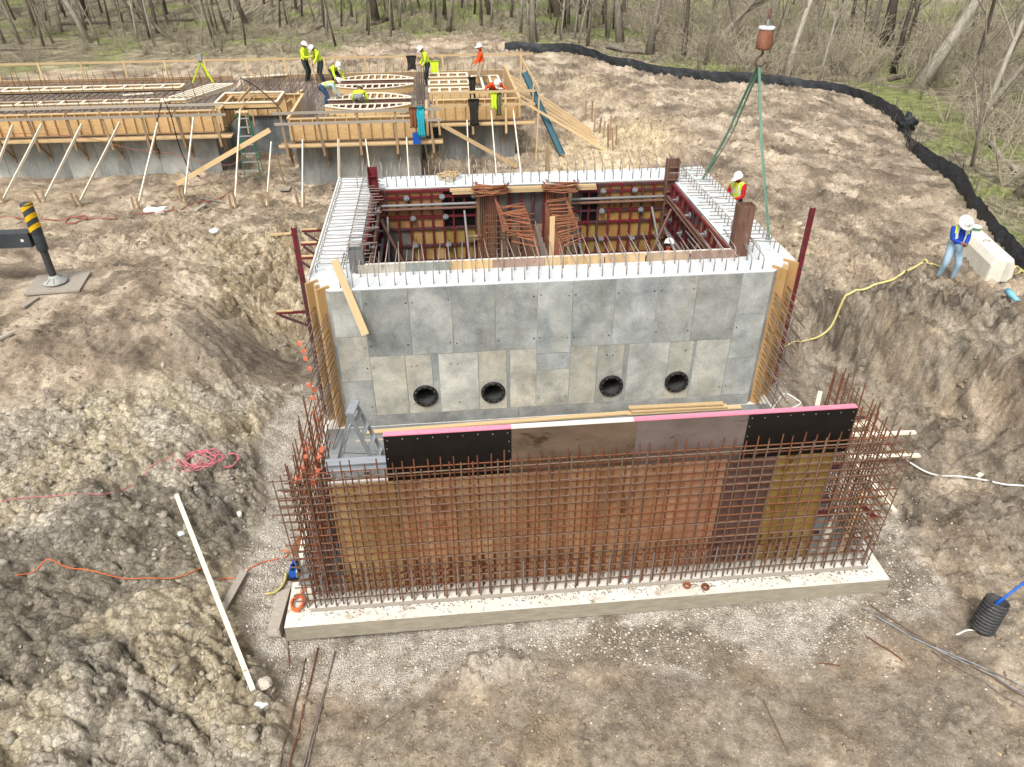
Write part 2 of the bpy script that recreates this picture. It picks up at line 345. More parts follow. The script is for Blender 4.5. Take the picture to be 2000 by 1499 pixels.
def zones(x, y):
    """material zones: gravel, clods (lumpy spoil), woods floor, tan dry crust"""
    wob = .35*fbm(x*.9, y*.9, 3, 5)+.12*vnoise(x*4, y*4, 8)
    ex = np.interp(y, [-9,-7.1,-6,-4.4,-3.2,-2.4,-.6,1.4,2.7,3.9], [.5,-.4,-1.06,-1.74,-1.58,-1.48,-2.1,-1.88,-1.4,-1.2])
    grav = sm(-.12, .18, x-ex+wob*.5)*sm(.2, -.25, x-np.interp(y, [-8,-6.9,-6.2,-3.8,-1.5,0,1], [8.6,9.8,11.2,11.5,11.2,11,10.6])+wob)
    grav *= sm(-6.95, -6.15, y+wob*1.9-.25*np.sin(x*.7))*sm(2.9, 2.2, y+wob)
    clod = sm(.25, -.25, x-ex+wob*.6+.05)*sm(-9.5, -8, x+wob)*sm(2.2, .7, y-.25*(x+2)*0+wob*2-np.interp(x, [-9,-6,-5,-3.5,-2], [-1.2,-.6,.2,1.2,1.8])+1.2)
    tan = sm(.1, -.25, x+.75+wob*.4)*sm(-4.6, -3.6, x-(y-5)*-.25+wob)*sm(3.6, 4.4, y+wob)*sm(9.6, 8.4, y+wob)
    clod = np.maximum(clod, tan*.9)
    fence_x = np.interp(-y, -FX[2:, 1], FX[2:, 0])
    wood = np.where(y < 30.5, sm(-.2, .5, x-fence_x+.2*wob), 0)
    wood = np.maximum(wood, sm(-1, 2.5, y-np.interp(x, [-60,-20,-6,2,6,8,10.5,13,18,60], [33,33.5,35,41,41,36.8,35.4,32,27.4,25])+wob*4))
    return grav, clod, wood, tan
def height(x, y):
    x, y = np.asarray(x, float), np.asarray(y, float)
    z = base_h(x, y); g, c, wd, tan = zones(x, y)
    open_ = (1-g)*(1-wd)
    flat = sm(-7.2, -6.4, y)*0
    low = sm(.7, 0, z)                                           # pit floor stays fairly smooth
    z = z+open_*(1-.5*low)*(.20*fbm(x*.55, y*.55, 4, 20)+.16*np.abs(fbm(x*1.6, y*1.6, 4, 31, .55))-.03)
    compact = np.clip(sm(-2.9, -4, x)*sm(-3, -1, y)*sm(9, 6, y)+sm(11.5, 14, x)*sm(3, 5, y)*sm(26, 22, y)*sm(.4, -.1, fbm(x*.35, y*.35, 3, 145))+sm(18, 16, y)*sm(8.5, 10, y)*sm(4, 2, x), 0, 1)
    pat = sm(-.1, .25, fbm(x*.6, y*.6, 3, 140))*(1-.75*compact); z = z+open_*(1-.5*low)*(.05+.16*pat)*fbm(x*4.2, y*4.2, 4, 40, .6)
    # wheel ruts across the haul road on the right
    road = sm(9.5, 12, x)*sm(2, 5, y)*(1-wd)*sm(33, 27, y); u = x*.82+y*.57; v_ = y*.82-x*.57
    z = z+road*(.10*vnoise(u*1.1, v_*.2, 71)+.12*fbm(u*2.6, v_*.5, 4, 73, .6)+.12*np.abs(fbm(u*4.5, v_*2.2, 4, 79, .6))-.03)
    for k_ in range(4):                                            # track marks pressed by wheels
        dd_ = u-(16.2+1.9*k_)+.8*np.sin(v_*.35+k_); tr_ = sm(.32, .12, np.abs(dd_)); z = z+road*tr_*(-.08+.05*np.sin(v_*15+k_))+road*.06*sm(.12, .0, np.abs(np.abs(dd_)-.42))
    for k_ in range(3):                                            # crawler tracks on the left
        dd_ = (x*.45+y*.89)-(-2.2+1.15*k_)+.3*np.sin(x*.5); tr_ = sm(.3, .15, np.abs(dd_))*sm(-4.2, -5.2, x)*sm(5, 3.5, y)*(1-c); z = z+tr_*(-.03+.03*np.sin((x*.89-y*.45)*30))
    lump = open_*(1-low)*(1-c)*(1-.6*compact); f1, f2, cid = worley(x*3.1+.8*fbm(x*2, y*2, 2, 150), y*3.1+.8*fbm(x*2+7, y*2, 2, 151), 160); pt2 = sm(.02, .25, fbm(x*.45, y*.45, 3, 165)); z = z+lump*pt2*.20*(cid*sm(0, .4, f2-f1)-.3)
    f1, f2, cid = worley(x*7+.8*fbm(x*4, y*4, 2, 152), y*7, 170); z = z+lump*(.45+.55*pt2)*.10*(cid*sm(0, .4, f2-f1)-.3)
    # gouges on the right-hand bank
    bank = sm(10.8, 12, x)*sm(4, 1.5, y)*sm(-7, -4, y)*sm(20, 16, x)
    cut = bank*sm(17.5, 15.5, x); zs_ = .08+1.8*sm(.22, .80, (z-.08)/1.8); z = z*(1-.85*cut)+.85*cut*np.where((z > .08) & (z < 1.88), zs_, z)   # cut steep by the bucket
    z = z+bank*(.34*fbm(x*1.1, y*1.1, 5, 91, .58)+.16*np.abs(fbm(x*3.4, y*3.4, 4, 95, .6))-.05)
    f1, f2, cid = worley((x+.5*fbm(x*1.5, y*1.5, 3, 171))*1.9, (y+.5*fbm(x*1.5+9, y*1.5, 3, 172))*1.9, 175); z = z+bank*.30*(cid*sm(0, .25, f2-f1)-.35)*sm(-.15, .15, fbm(x*.8, y*.8, 2, 176)); f1, f2, cid = worley((x+.4*fbm(x*3, y*3, 2, 181))*5, y*5, 185); z = z+bank*.10*(cid*sm(0, .3, f2-f1)-.35)
    # lumpy spoil: broken blocks of several sizes with gaps between
    wx, wy = .5*fbm(x*1.6, y*1.6, 3, 121), .5*fbm(x*1.6+40, y*1.6, 3, 123)
    calm = .42+.5*sm(-.15, .25, fbm(x*.45+3, y*.45, 3, 129)+.25*sm(-3.6, -1.8, y)-.1)
    rough = .35+.65*sm(-.1, .2, fbm(x*.5, y*.5, 3, 128))                 # some parts broken up, some in larger slabs
    for s_, am, sd_, rn in ((.7, .30, 51, .22), (1.6, .32, 54, .18), (3.4, .21, 57, .18), (7.5, .10, 61, .25), (14, .035, 63, .4)):
        f1, f2, cid = worley((x+wx*1.2/s_**.5)*s_, (y+wy*1.2/s_**.5)*s_, sd_); e = f2-f1; k_ = 1 if s_ < 3 else rough
        z = z+c*k_*am*calm*(cid*sm(0, rn, e)-.42+.3*(1-f1)*sm(0, .08, e))
    z = z+c*.035*fbm(x*9, y*9, 3, 131)
    # the long fissure through the spoil
    fz = pdist(x+.15*vnoise(x*3, y*3, 15), y+.15*vnoise(x*3, y*3, 16), [(-4.1,-2.4),(-3.5,-1.7),(-3.1,-1.05),(-2.7,-.35),(-2.3,.2)]); z = z-c*.30*sm(.2, .02, fz)
    z = z+g*(.02*fbm(x*2, y*2, 3, 77)+.018*vnoise(x*14, y*14, 78))
    z = z+wd*(.22*fbm(x*.5, y*.5, 4, 81)+.05*fbm(x*3, y*3, 2, 83))
    hz = pdist(x, y, [(2.62, -6.55), (3.3, -6.45)]); z = z+sm(.55, .05, hz)*(.22+.28*fbm(x*5, y*5, 4, 501, .6))                   # low heap dumped on the gravel
    pad = sm(1.6, .8, np.hypot(x+8.1, y-5.0)); z = z*(1-pad)+pad*1.62                                                               # levelled for the outrigger mat
    # footings: nothing pushes through the tank, the slab or the works behind
    inside = sm(-.25, 0, x+.2)*sm(.25, 0, x-10.0)*sm(-.1, .15, y-.1)*sm(.2, 0, y-7.2)
    z = z*(1-inside)+inside*-.32
    slab = sm(-.75, -.5, x)*sm(10.3, 10.1, x)*sm(-5.75, -5.5, y)*sm(.4, .2, y); z = z*(1-slab)+slab*np.minimum(z, -.12)
    z = np.where((x > -.8) & (x < 10.4) & (y > -5.9) & (y < -5.5), np.minimum(z, -.16), z)
    return z
def lines(segs):
    out = []
    for a, b, st in segs: out += list(np.arange(a, b, st))
    return np.array(out+[segs[-1][1]])
gx = lines([(-400,-120,40),(-120,-40,4),(-40,-14,.5),(-14,-9,.12),(-9,16,.042),(16,24,.075),(24,40,.4),(40,120,3),(120,400,40)])
gy = lines([(-300,-60,40),(-60,-16,4),(-16,-9.2,.3),(-9.2,6,.042),(6,14,.055),(14,28,.09),(28,46,.25),(46,110,1.2),(110,500,30)])
GX, GY = np.meshgrid(gx, gy); nx, ny = len(gx), len(gy)
fx_, fy_ = GX.ravel(), GY.ravel(); fz_ = height(fx_, fy_)
zg, zc, zw, zt = zones(fx_, fy_)
GZ = fz_.reshape(ny, nx); ZW = zw.reshape(ny, nx)
def bilin(A, x, y):
    x, y = np.asarray(x, float), np.asarray(y, float); i = np.clip(np.searchsorted(gx, x)-1, 0, nx-2); j = np.clip(np.searchsorted(gy, y)-1, 0, ny-2)
    u = (x-gx[i])/(gx[i+1]-gx[i]); v = (y-gy[j])/(gy[j+1]-gy[j]); return (A[j, i]*(1-u)+A[j, i+1]*u)*(1-v)+(A[j+1, i]*(1-u)+A[j+1, i+1]*u)*v
def ground_z(x, y): return bilin(GZ, x, y)
def gz(x, y): return float(ground_z([x], [y])[0])
_T = np.arange(6, 110, .05)
def on(px, py, lo=0.0):
    """first point of the terrain met by the sight line through a photo pixel"""
    d = ray(px, py).normalized(); P = np.array(CAM)[None, :]+np.array(d)[None, :]*_T[:, None]
    k = np.argmax(P[:, 2] < ground_z(P[:, 0], P[:, 1])); return Vector(P[k])+Vector((0, 0, lo))
def on_low(px, py):
    d = ray(px, py).normalized(); P = np.array(CAM)[None, :]+np.array(d)[None, ::]*_T[::4, None]; k = np.argmax(P[:, 2] < base_h(P[:, 0], P[:, 1])); return Vector(P[k])
def drape(ctrl, n, lift, relax=4):
    """a cord lying over lumpy ground: follows the humps, spans the hollows"""
    pts = curve_pts(ctrl, n); z = np.array([gz(p.x, p.y) for p in pts])
    for _ in range(relax): zz = np.concatenate([[z[0]], z, [z[-1]]]); z = np.maximum(z, (zz[:-2]+zz[2:])/2-.004)
    zz = z.copy()
    for _ in range(3): q = np.concatenate([[zz[0]], zz, [zz[-1]]]); zz = (q[:-2]+2*q[1:-1]+q[2:])/4
    return [Vector((p.x, p.y, max(a, b-.02)+lift)) for p, a, b in zip(pts, zz, z)]
me = bpy.data.meshes.new('ground'); nv = nx*ny
me.vertices.add(nv); me.vertices.foreach_set('co', np.stack([fx_, fy_, fz_], 1).astype(np.float32).ravel())
ii = (np.arange(ny-1)[:, None]*nx+np.arange(nx-1)[None, :]).ravel(); quads = np.stack([ii, ii+1, ii+nx+1, ii+nx], 1)
me.loops.add(quads.size); me.loops.foreach_set('vertex_index', quads.ravel().astype(np.int32))
me.polygons.add(len(quads)); me.polygons.foreach_set('loop_start', np.arange(0, quads.size, 4, dtype=np.int32)); me.polygons.foreach_set('use_smooth', np.ones(len(quads), bool))
me.update(calc_edges=True)
def mixn(a, b, t): return a*(1-t[:, None])+b*t[:, None]
def lut(v, stops):
    p = [s[0] for s in stops]; c = np.array([srgb(s[1]) for s in stops]); return np.stack([np.interp(v, p, c[:, i]) for i in range(3)], 1)
tx_, ty_ = fx_+.55*fz_, fy_-.45*fz_
N1 = lambda f, o, s: fbm(tx_*f, ty_*f, o, s, .58)        # strata run through the banks, not just down them
mid, fine = N1(1.3, 6, 200), N1(6, 4, 210)
earth = lut(mid, [(-.45, '#7d705f'), (-.12, '#988874'), (.1, '#ad9c86'), (.42, '#c2b29b')])                       # graded earth, mottled
earth = mixn(earth, lut(fine, [(-.4, '#8f7f69'), (.4, '#c2b194')]), .7*sm(.05, .35, N1(.35, 4, 220)))           # dried tan crust
earth = mixn(earth, lut(fine, [(-.4, '#5f554a'), (.4, '#807261')]), .7*sm(.14, .36, N1(.7, 5, 230)+.12*fine))             # damp earth
earth = mixn(earth, lut(fine, [(-.4, '#b09c7d'), (.4, '#dac7a4')]), .85*sm(5.5, 7.5, fx_)*sm(14, 11, fx_)*sm(12.5, 14, fy_+mid)*sm(21, 18, fy_))  # pale trampled sand
haul = sm(11, 14, fx_)*sm(3, 6, fy_)*sm(34, 28, fy_); earth = mixn(earth, lut(mid, [(-.4, '#75695b'), (0, '#9a8c79'), (.4, '#b5a692')]), .7*haul)
earth = earth*(1+.28*np.clip(N1(3.2, 4, 310), -.5, .5)+.55*haul*np.clip(fbm((fx_*.82+fy_*.57)*2.4, (fy_*.82-fx_*.57)*.35, 4, 320), -.5, .5))[:, None]
clay = lut(fine+.5*mid, [(-.5, '#938977'), (0, '#b5aa97'), (.5, '#d3c9b5')])
clay = mixn(clay, lut(fine, [(-.4, '#a5977b'), (.4, '#d2c4a6')]), .8*sm(.05, .35, N1(.5, 4, 240)+.3*sm(-3.5, -7, fy_)))
clay = mixn(clay, lut(fine, [(-.4, '#6a645a'), (.4, '#857e72')]), .7*sm(.14, .36, N1(.6, 4, 250)))
clay = mixn(clay, lut(fine+.4*mid, [(-.45, '#8d7d64'), (0, '#b09e81'), (.45, '#d2c3a6')]), zt)
gravel = mixn(lut(fine, [(-.4, '#b8ac9c'), (.4, '#e6dccd')]), lut(fine, [(-.4, '#857866'), (.4, '#a1927c')]), .7*sm(.06, .32, N1(.8, 5, 260)+.15*sm(-5.8, -7, fy_)))
litter = lut(fine+.3*mid, [(-.45, '#5f5849'), (0, '#7f7762'), (.45, '#a0967c')])
litter = mixn(litter, lut(fine, [(-.4, '#687040'), (.4, '#8b9455')]), .75*sm(.0, .28, N1(.3, 4, 270)))
bankz = sm(10.6, 11.6, fx_)*sm(4.5, 2.5, fy_)*sm(-6, -3.5, fy_)*sm(19, 15.5, fx_)
earth = mixn(earth, lut(fine+.5*mid, [(-.45, '#5e564c'), (0, '#857b6d'), (.45, '#aa9f8d')]), .8*bankz*sm(-.15, .2, N1(.8, 4, 280)))
earth = mixn(earth, lut(fine, [(-.4, '#7d7365'), (.4, '#a39887')]), .7*sm(.4, .1, fz_)*sm(-.2, .2, N1(.9, 4, 290)))
wet = sm(1.5, .4, pdist(fx_, fy_, [(-3.2, 2.6), (-2.3, 3.2), (-1.3, 3.4)]))*sm(-.25, .1, N1(1.1, 4, 330))+.9*bankz*sm(.02, .22, N1(1.0, 4, 340))+.8*sm(9.5, 10.5, fx_)*sm(13, 11.5, fx_)*sm(-1, .2, fy_)*sm(6, 4, fy_)*sm(-.1, .2, N1(1.2, 4, 350))
wet = np.clip(wet, 0, 1)*(1-zg)
earth = mixn(earth, lut(fine+.4*mid, [(-.45, '#4e473f'), (.45, '#827869')]), .8*wet)            # freshly dug, still wet
tone = mixn(mixn(mixn(earth, clay, zc), gravel, zg), litter, zw); lum = tone @ np.array([.3, .55, .15]); tone = lum[:, None]+(tone-lum[:, None])*.97
for nm, cols in (('zone', np.stack([zg, zc, zw, zt], 1)), ('tone', np.concatenate([tone, np.ones((nv, 1))], 1))):
    a = me.color_attributes.new(nm, 'FLOAT_COLOR', 'POINT'); a.data.foreach_set('color', cols.astype(np.float32).ravel())
def ground_material():
    m = bpy.data.materials.new('ground'); m.use_nodes = True; nt = m.node_tree; b = nt.nodes['Principled BSDF']; L = nt.links.new
    tc = nd(nt, 'ShaderNodeTexCoord').outputs['Object']; zn = nd(nt, 'ShaderNodeAttribute', attribute_name='zone'); tn = nd(nt, 'ShaderNodeAttribute', attribute_name='tone')
    sp = nd(nt, 'ShaderNodeSeparateColor'); L(zn.outputs['Color'], sp.inputs[0])
    grit = noise(nt, tc, 13, 6, .82)
    vo = nd(nt, 'ShaderNodeTexVoronoi', i_Scale=55, feature='F1'); L(tc, vo.inputs['Vector']); vs_ = nd(nt, 'ShaderNodeSeparateColor'); L(vo.outputs['Color'], vs_.inputs[0])
    peb = ramp(nt, vs_.outputs[0], [(0, (.55, .54, .52)), (1, (1.45, 1.45, 1.45))])
    g2 = ramp(nt, grit, [(.30, (.58, .57, .56)), (.70, (1.45, 1.45, 1.45))])
    f = nd(nt, 'ShaderNodeMath', operation='MULTIPLY'); L(sp.outputs[0], f.inputs[0]); f.inputs[1].default_value = .8
    col = mixc(nt, 1.0, tn.outputs['Color'], mixc(nt, f.outputs[0], g2, peb), 'MULTIPLY')
    fleck = ramp(nt, vs_.outputs[1], [(.0, (.55, .55, .55)), (.04, (1, 1, 1)), (.93, (1, 1, 1)), (.97, (1.7, 1.7, 1.7))]); col = mixc(nt, .8, col, fleck, 'MULTIPLY')
    ck = nd(nt, 'ShaderNodeTexVoronoi', i_Scale=6.5, feature='DISTANCE_TO_EDGE')
    dm = nd(nt, 'ShaderNodeVectorMath', operation='MULTIPLY_ADD'); cb = nd(nt, 'ShaderNodeCombineXYZ'); L(grit, cb.inputs[0]); L(grit, cb.inputs[1]); L(cb.outputs[0], dm.inputs[0]); dm.inputs[1].default_value = (.22, .22, 0); L(tc, dm.inputs[2]); L(dm.outputs[0], ck.inputs['Vector'])
    crack = nd(nt, 'ShaderNodeMapRange'); crack.inputs[2].default_value = .05; L(ck.outputs['Distance'], crack.inputs[0])
    cm = nd(nt, 'ShaderNodeMath', operation='MULTIPLY'); L(crack.outputs[0], cm.inputs[0]); L(sp.outputs[1], cm.inputs[1])
    gd = nd(nt, 'ShaderNodeMath', operation='MULTIPLY'); L(vo.outputs['Distance'], gd.inputs[0]); L(sp.outputs[0], gd.inputs[1])
    h = nd(nt, 'ShaderNodeMath', operation='MULTIPLY_ADD'); L(cm.outputs[0], h.inputs[0]); h.inputs[1].default_value = .4; L(grit, h.inputs[2])
    h4 = nd(nt, 'ShaderNodeMath', operation='SUBTRACT'); L(h.outputs[0], h4.inputs[0]); L(gd.outputs[0], h4.inputs[1])
    L(col, b.inputs['Base Color']); b.inputs['Roughness'].default_value = .95; b.inputs['Specular IOR Level'].default_value = .1
    bp = nd(nt, 'ShaderNodeBump', i_Strength=.9, i_Distance=.06); L(h4.outputs[0], bp.inputs['Height']); L(bp.outputs[0], b.inputs['Normal'])
    MATS['ground'] = m; return m
me.materials.append(ground_material())
place('ground', me, Matrix.Identity(4), kind='structure')

def stones(name, pts, sizes, mat, label, cat, seed, flat=.75, sub=1):
    """loose lumps nobody could count, joined"""
    bm = bmesh.new(); bmesh.ops.create_icosphere(bm, subdivisions=sub, radius=1); bv = np.array([v.co[:] for v in bm.verts]); bf = np.array([[v.index for v in f.verts] for f in bm.faces]); bm.free()
    rs = np.random.RandomState(seed); kinds = [bv*(1+.42*rs.uniform(-1, 1, (len(bv), 1)))*rs.uniform(.65, 1.35, (1, 3)) for _ in range(14)]
    n = len(pts); vs_ = np.empty((n, len(bv), 3), np.float32)
    for i in range(n):
        a = rs.uniform(0, 6.28); c_, s_ = math.cos(a), math.sin(a); k = kinds[rs.randint(14)]*sizes[i]
        vs_[i, :, 0] = k[:, 0]*c_-k[:, 1]*s_; vs_[i, :, 1] = k[:, 0]*s_+k[:, 1]*c_; vs_[i, :, 2] = k[:, 2]*flat
    vs_ += np.asarray(pts)[:, None, :]; fs = (bf[None]+(np.arange(n)*len(bv))[:, None, None]).reshape(-1, 3)
    me = bpy.data.meshes.new(name); me.vertices.add(n*len(bv)); me.vertices.foreach_set('co', vs_.ravel())
    me.loops.add(fs.size); me.loops.foreach_set('vertex_index', fs.ravel().astype(np.int32)); me.polygons.add(len(fs)); me.polygons.foreach_set('loop_start', np.arange(0, fs.size, 3, dtype=np.int32))
    me.update(calc_edges=True); me.materials.append(mat if not isinstance(mat, str) else MATS[mat]); place(name, me, Matrix.Identity(4), label=label, cat=cat, kind='stuff')
def scatter(n, x0, x1, y0, y1, wfun, seed):
    rs = np.random.RandomState(seed); x, y = rs.uniform(x0, x1, n), rs.uniform(y0, y1, n); k = rs.uniform(0, 1, n) < wfun(x, y); return x[k], y[k], rs
M('clod_grey', '#a59d8e', '#8d8578', 3, .95, .5, 30, rnd=0, spots='#bfb299', spot_scale=1.2, spot_at=.55)
M('clod_brown', '#978873', '#7b6d5c', 3, .95, .5, 30, rnd=0, spots='#b8a283', spot_scale=1.2, spot_at=.55)
M('pebble', '#cfc3b2', '#a89c8b', 25, .9, .2, 30, rnd=0, spots='#ece4d8', spot_scale=30, spot_at=.52)
x, y, rs = scatter(12000, -9, -.6, -9, 9, lambda x, y: zones(x, y)[1]*(.25+.75*(fbm(x*.8, y*.8, 3, 66) > 0)), 1); s_ = .010+.075*rs.uniform(0, 1, len(x))**6; stones('clay_clods', np.stack([x, y, ground_z(x, y)-s_*.1], 1), s_, 'clod_grey', 'grey clay clods broken over the spoil heap', 'clods', 2)
x, y, rs = scatter(24000, -9, 20, -9, 24, lambda x, y: (1-zones(x, y)[0])*(.15+.85*(fbm(x*.7, y*.7, 3, 69) > .08))*(1-zones(x, y)[1]), 3); k = ~((x > -.6) & (x < 10.4) & (y > -5.9) & (y < 7.7)); x, y = x[k], y[k]; s_ = .010+.05*rs.uniform(0, 1, len(x))**5; stones('earth_crumbs', np.stack([x, y, ground_z(x, y)+s_*.1], 1), s_, 'clod_brown', 'brown earth crumbs strewn over the graded dirt', 'dirt', 4)
x, y, rs = scatter(22000, -2.4, 12.5, -8, 3, lambda x, y: zones(x, y)[0]*.8+.04, 5); k = ~((x > -.62) & (x < 10.3) & (y > -5.7) & (y < .5)); x, y = x[k], y[k]; s_ = rs.uniform(.009, .024, len(x)); stones('gravel', np.stack([x, y, ground_z(x, y)+s_*.3], 1), s_, 'pebble', 'pale crushed gravel around the slab', 'gravel', 6, .8, 1)
x, y, rs = scatter(16000, 9.5, 23, 2, 32, lambda x, y: (1-bilin(ZW, x, y))*np.clip(2.2*fbm(x*.55, y*.55, 3, 345)+.12, 0, 1), 13); k = ~((x < 10.6) & (y < 7.8)); x, y = x[k], y[k]; s_ = .025+.10*rs.uniform(0, 1, len(x))**4; stones('mud_clods', np.stack([x, y, ground_z(x, y)-s_*.15], 1), s_, 'clod_brown', 'dark mud clods churned up along the haul road', 'mud', 14, .7)
x, y, rs = scatter(9000, -12, 9.5, 7.5, 16, lambda x, y: np.clip(2.2*fbm(x*.6, y*.6, 3, 355)+.1, 0, 1), 15); s_ = .02+.07*rs.uniform(0, 1, len(x))**4; k = ~((x > -.6) & (x < 10.4) & (y < 7.8)); x, y, s_ = x[k], y[k], s_[k]; stones('mud_clods', np.stack([x, y, ground_z(x, y)-s_*.15], 1), s_, 'clod_brown', 'small mud clods behind the tank towards the works', 'mud', 16, .7)
x, y, rs = scatter(30000, -2, 14.5, -9, 0, lambda x, y: (1-zones(x, y)[0])*(1-zones(x, y)[1])*(.25+.75*(fbm(x*.9, y*.9, 3, 369) > 0)), 23); k = ~((x > -.7) & (x < 10.3) & (y > -5.75)); x, y = x[k], y[k]; s_ = .007+.03*rs.uniform(0, 1, len(x))**4; stones('earth_crumbs', np.stack([x, y, ground_z(x, y)], 1), s_, 'clod_brown', 'fine brown crumbs over the dirt below the slab', 'dirt', 24, .8)
# ------------------------------------------------------------------ foundation slab and tank
H = 3.527
slab = thing('foundation_slab', (4.8, -2.8, -.3), 'long pale concrete foundation slab carrying the rebar cage and tank', 'slab')
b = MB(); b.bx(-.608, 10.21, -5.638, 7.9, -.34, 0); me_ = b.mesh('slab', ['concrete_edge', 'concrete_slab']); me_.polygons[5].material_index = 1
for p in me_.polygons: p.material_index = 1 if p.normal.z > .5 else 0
place('slab_body', me_, Matrix.Identity(4), slab)
for (xa, xb, y0) in ((-.2, 9.9, -5.32), (-.2, 9.9, -4.86)): boxo('keyway_strip', xa, xb, y0-.03, y0+.03, .002, .03, 'pine_grey', slab)
boxo('grimy_surface', -.5, 10.1, -4.72, -.02, .001, .0035, 'concrete_dark', slab); boxo('keyway_strip', .2, 9.4, -.62, -.55, .0045, .05, 'pine_grey', slab)

tank = thing('concrete_tank', (4.8, 3.6, 0), 'open grey concrete tank with four black pipe openings in its front', 'tank')
HOLES = [(1.84, .785), (3.40, .775), (6.18, .77), (7.75, .78)]; HR = .285
cut = MB()
for hx, hz in HOLES: cut.tube([(hx, -.2, hz), (hx, .62, hz)], HR, 28)
cutter = bpy.data.objects.new('cutter', cut.mesh('cutter', 'concrete')); COL.objects.link(cutter)
def bored(mesh):
    o = bpy.data.objects.new('tmp', mesh); COL.objects.link(o); md = o.modifiers.new('b', 'BOOLEAN'); md.operation = 'DIFFERENCE'; md.solver = 'EXACT'; md.object = cutter
    dg = bpy.context.evaluated_depsgraph_get(); r = bpy.data.meshes.new_from_object(o.evaluated_get(dg)); bpy.data.objects.remove(o); return r
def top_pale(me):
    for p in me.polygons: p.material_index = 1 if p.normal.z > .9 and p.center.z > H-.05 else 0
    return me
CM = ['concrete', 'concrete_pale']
fw = MB().prism([(0, .02), (9.6, .02), (10.26, .55), (10.26, .83), (-.46, .83), (-.46, .55)], .002, H).mesh('front', CM)
place('wall', top_pale(bored(fw)), Matrix.Identity(4), tank, color=(.95, .97, .98))
for nm, (x0, x1, y0, y1) in (('l', (-.46, .502, .832, 6.37)), ('r', (9.127, 10.26, .832, 6.37)), ('b', (-.46, 10.26, 6.372, 7.447))):
    place('wall', top_pale(MB().bx(x0, x1, y0, y1, .002, H).mesh('wall_'+nm, CM)), Matrix.Identity(4), tank, color=(.95, .97, .98))
boxo('floor', .5, 9.13, .83, 6.37, .002, .03, 'concrete_dark', tank)
# panels cast by the form boards: each stands a few millimetres proud, joints recessed
def PX(px, py): return atY(px, py, 0).x
up = [641, 704.5, 794.5, 880, 966.5, 1051, 1121, 1205, 1289, 1366, 1452, 1513]; xs = [PX(p, 567-(p-641)*.04) for p in up]
tone_u = [(1.06, 1.09, 1.1), (.76, .78, .78), (1.0, 1.02, 1.02), (.95, .97, .97), (.93, .95, .95), (1.08, 1.11, 1.12), (.90, .92, .91), (1.06, 1.09, 1.12), (.98, .99, .98), (.88, .89, .88), (1.12, 1.14, 1.15)]
ZS, ZB = 1.885, .30
def panel(x0, x1, z0, z1, col, d=.012):
    g = .007; m_ = MB().bx(x0+g, x1-g, .02-d, .06, z0+g, z1-g).mesh('panel', 'concrete')
    if any(x0 < hx+HR and x1 > hx-HR and z0 < hz+HR and z1 > hz-HR for hx, hz in HOLES): m_ = bored(m_)
    c = Vector(((x0+x1)/2, 0, (z0+z1)/2)); m_.transform(Matrix.Translation(-c)); place('cast_panel', m_, Matrix.Translation(c), tank, color=col)
for i in range(11):
    if i == 0:
        for z0, z1, c in ((2.42, H-.004, tone_u[0]), (1.27, 2.42, (1.22, 1.17, 1.08)), (.3, 1.27, (.98, 1.0, 1.0))): panel(xs[0], xs[1], z0, z1, c, U(.008, .016))
    elif i == 5:
        for z0, z1, c in ((1.75, H-.004, tone_u[5]), (1.30, 1.75, (.95, 1, 1.03)), (.3, 1.30, (1.2, 1.16, 1.06))): panel(xs[5], xs[6], z0, z1, c, U(.008, .016))
    elif i == 10:
        for z0, z1, c in ((2.5, H-.004, tone_u[10]), (1.35, 2.5, (1.02, 1.05, 1.06)), (.3, 1.35, (.95, .98, 1.0))): panel(xs[10], xs[11], z0, z1, c, U(.008, .016))
    else: panel(xs[i], xs[i+1], ZS, H-.004, tone_u[i], U(.008, .017))
lo = [720.5, 791, 843, 856, 934, 990, 996, 1048]; lx = [xs[1]]+[PX(p, 705) for p in lo[1:]]
tl = [(1.25, 1.2, 1.08), (1.24, 1.18, 1.06), (.85, .88, .9), (1.36, 1.34, 1.26), (1.24, 1.17, 1.02), (.85, .88, .9), (1.3, 1.23, 1.1)]
for i in range(7): panel(lx[i], lx[i+1] if i < 6 else xs[5], ZB, ZS, tl[i], .004 if lo[i+1]-lo[i] < 20 else U(.008, .016))
lo2 = [1116, 1168, 1219, 1228, 1307, 1353, 1358, 1424]; lx2 = [xs[6]]+[PX(p, 690) for p in lo2[1:-1]]+[xs[10]]
tl = [(1.16, 1.11, 1.0), (1.1, 1.07, 1.0), (.8, .83, .85), (1.2, 1.21, 1.18), (1.24, 1.19, 1.07), (.85, .88, .9), (1.2, 1.19, 1.12)]
for i in range(7): panel(lx2[i], lx2[i+1], ZB, ZS, tl[i], .004 if lo2[i+1]-lo2[i] < 20 else U(.008, .016))
panel(xs[0], 4.0, .01, ZB, (.78, .8, .82), .02); panel(4.0, xs[11], .01, ZB, (.86, .88, .9), .016)
# tie holes in the panels
th = MB()
for i in range(1, 11):
    for z in (3.2, 2.15, 1.6, .55):
        for dx in (-.07, .07):
            if random.random() < .75: th.tube([(xs[i]+dx+U(-.02, .02), .004, z+U(-.03, .03)), (xs[i]+dx, .06, z)], .016, 8)
th.build('tie_holes', 'hole_black', tank, kind='stuff')
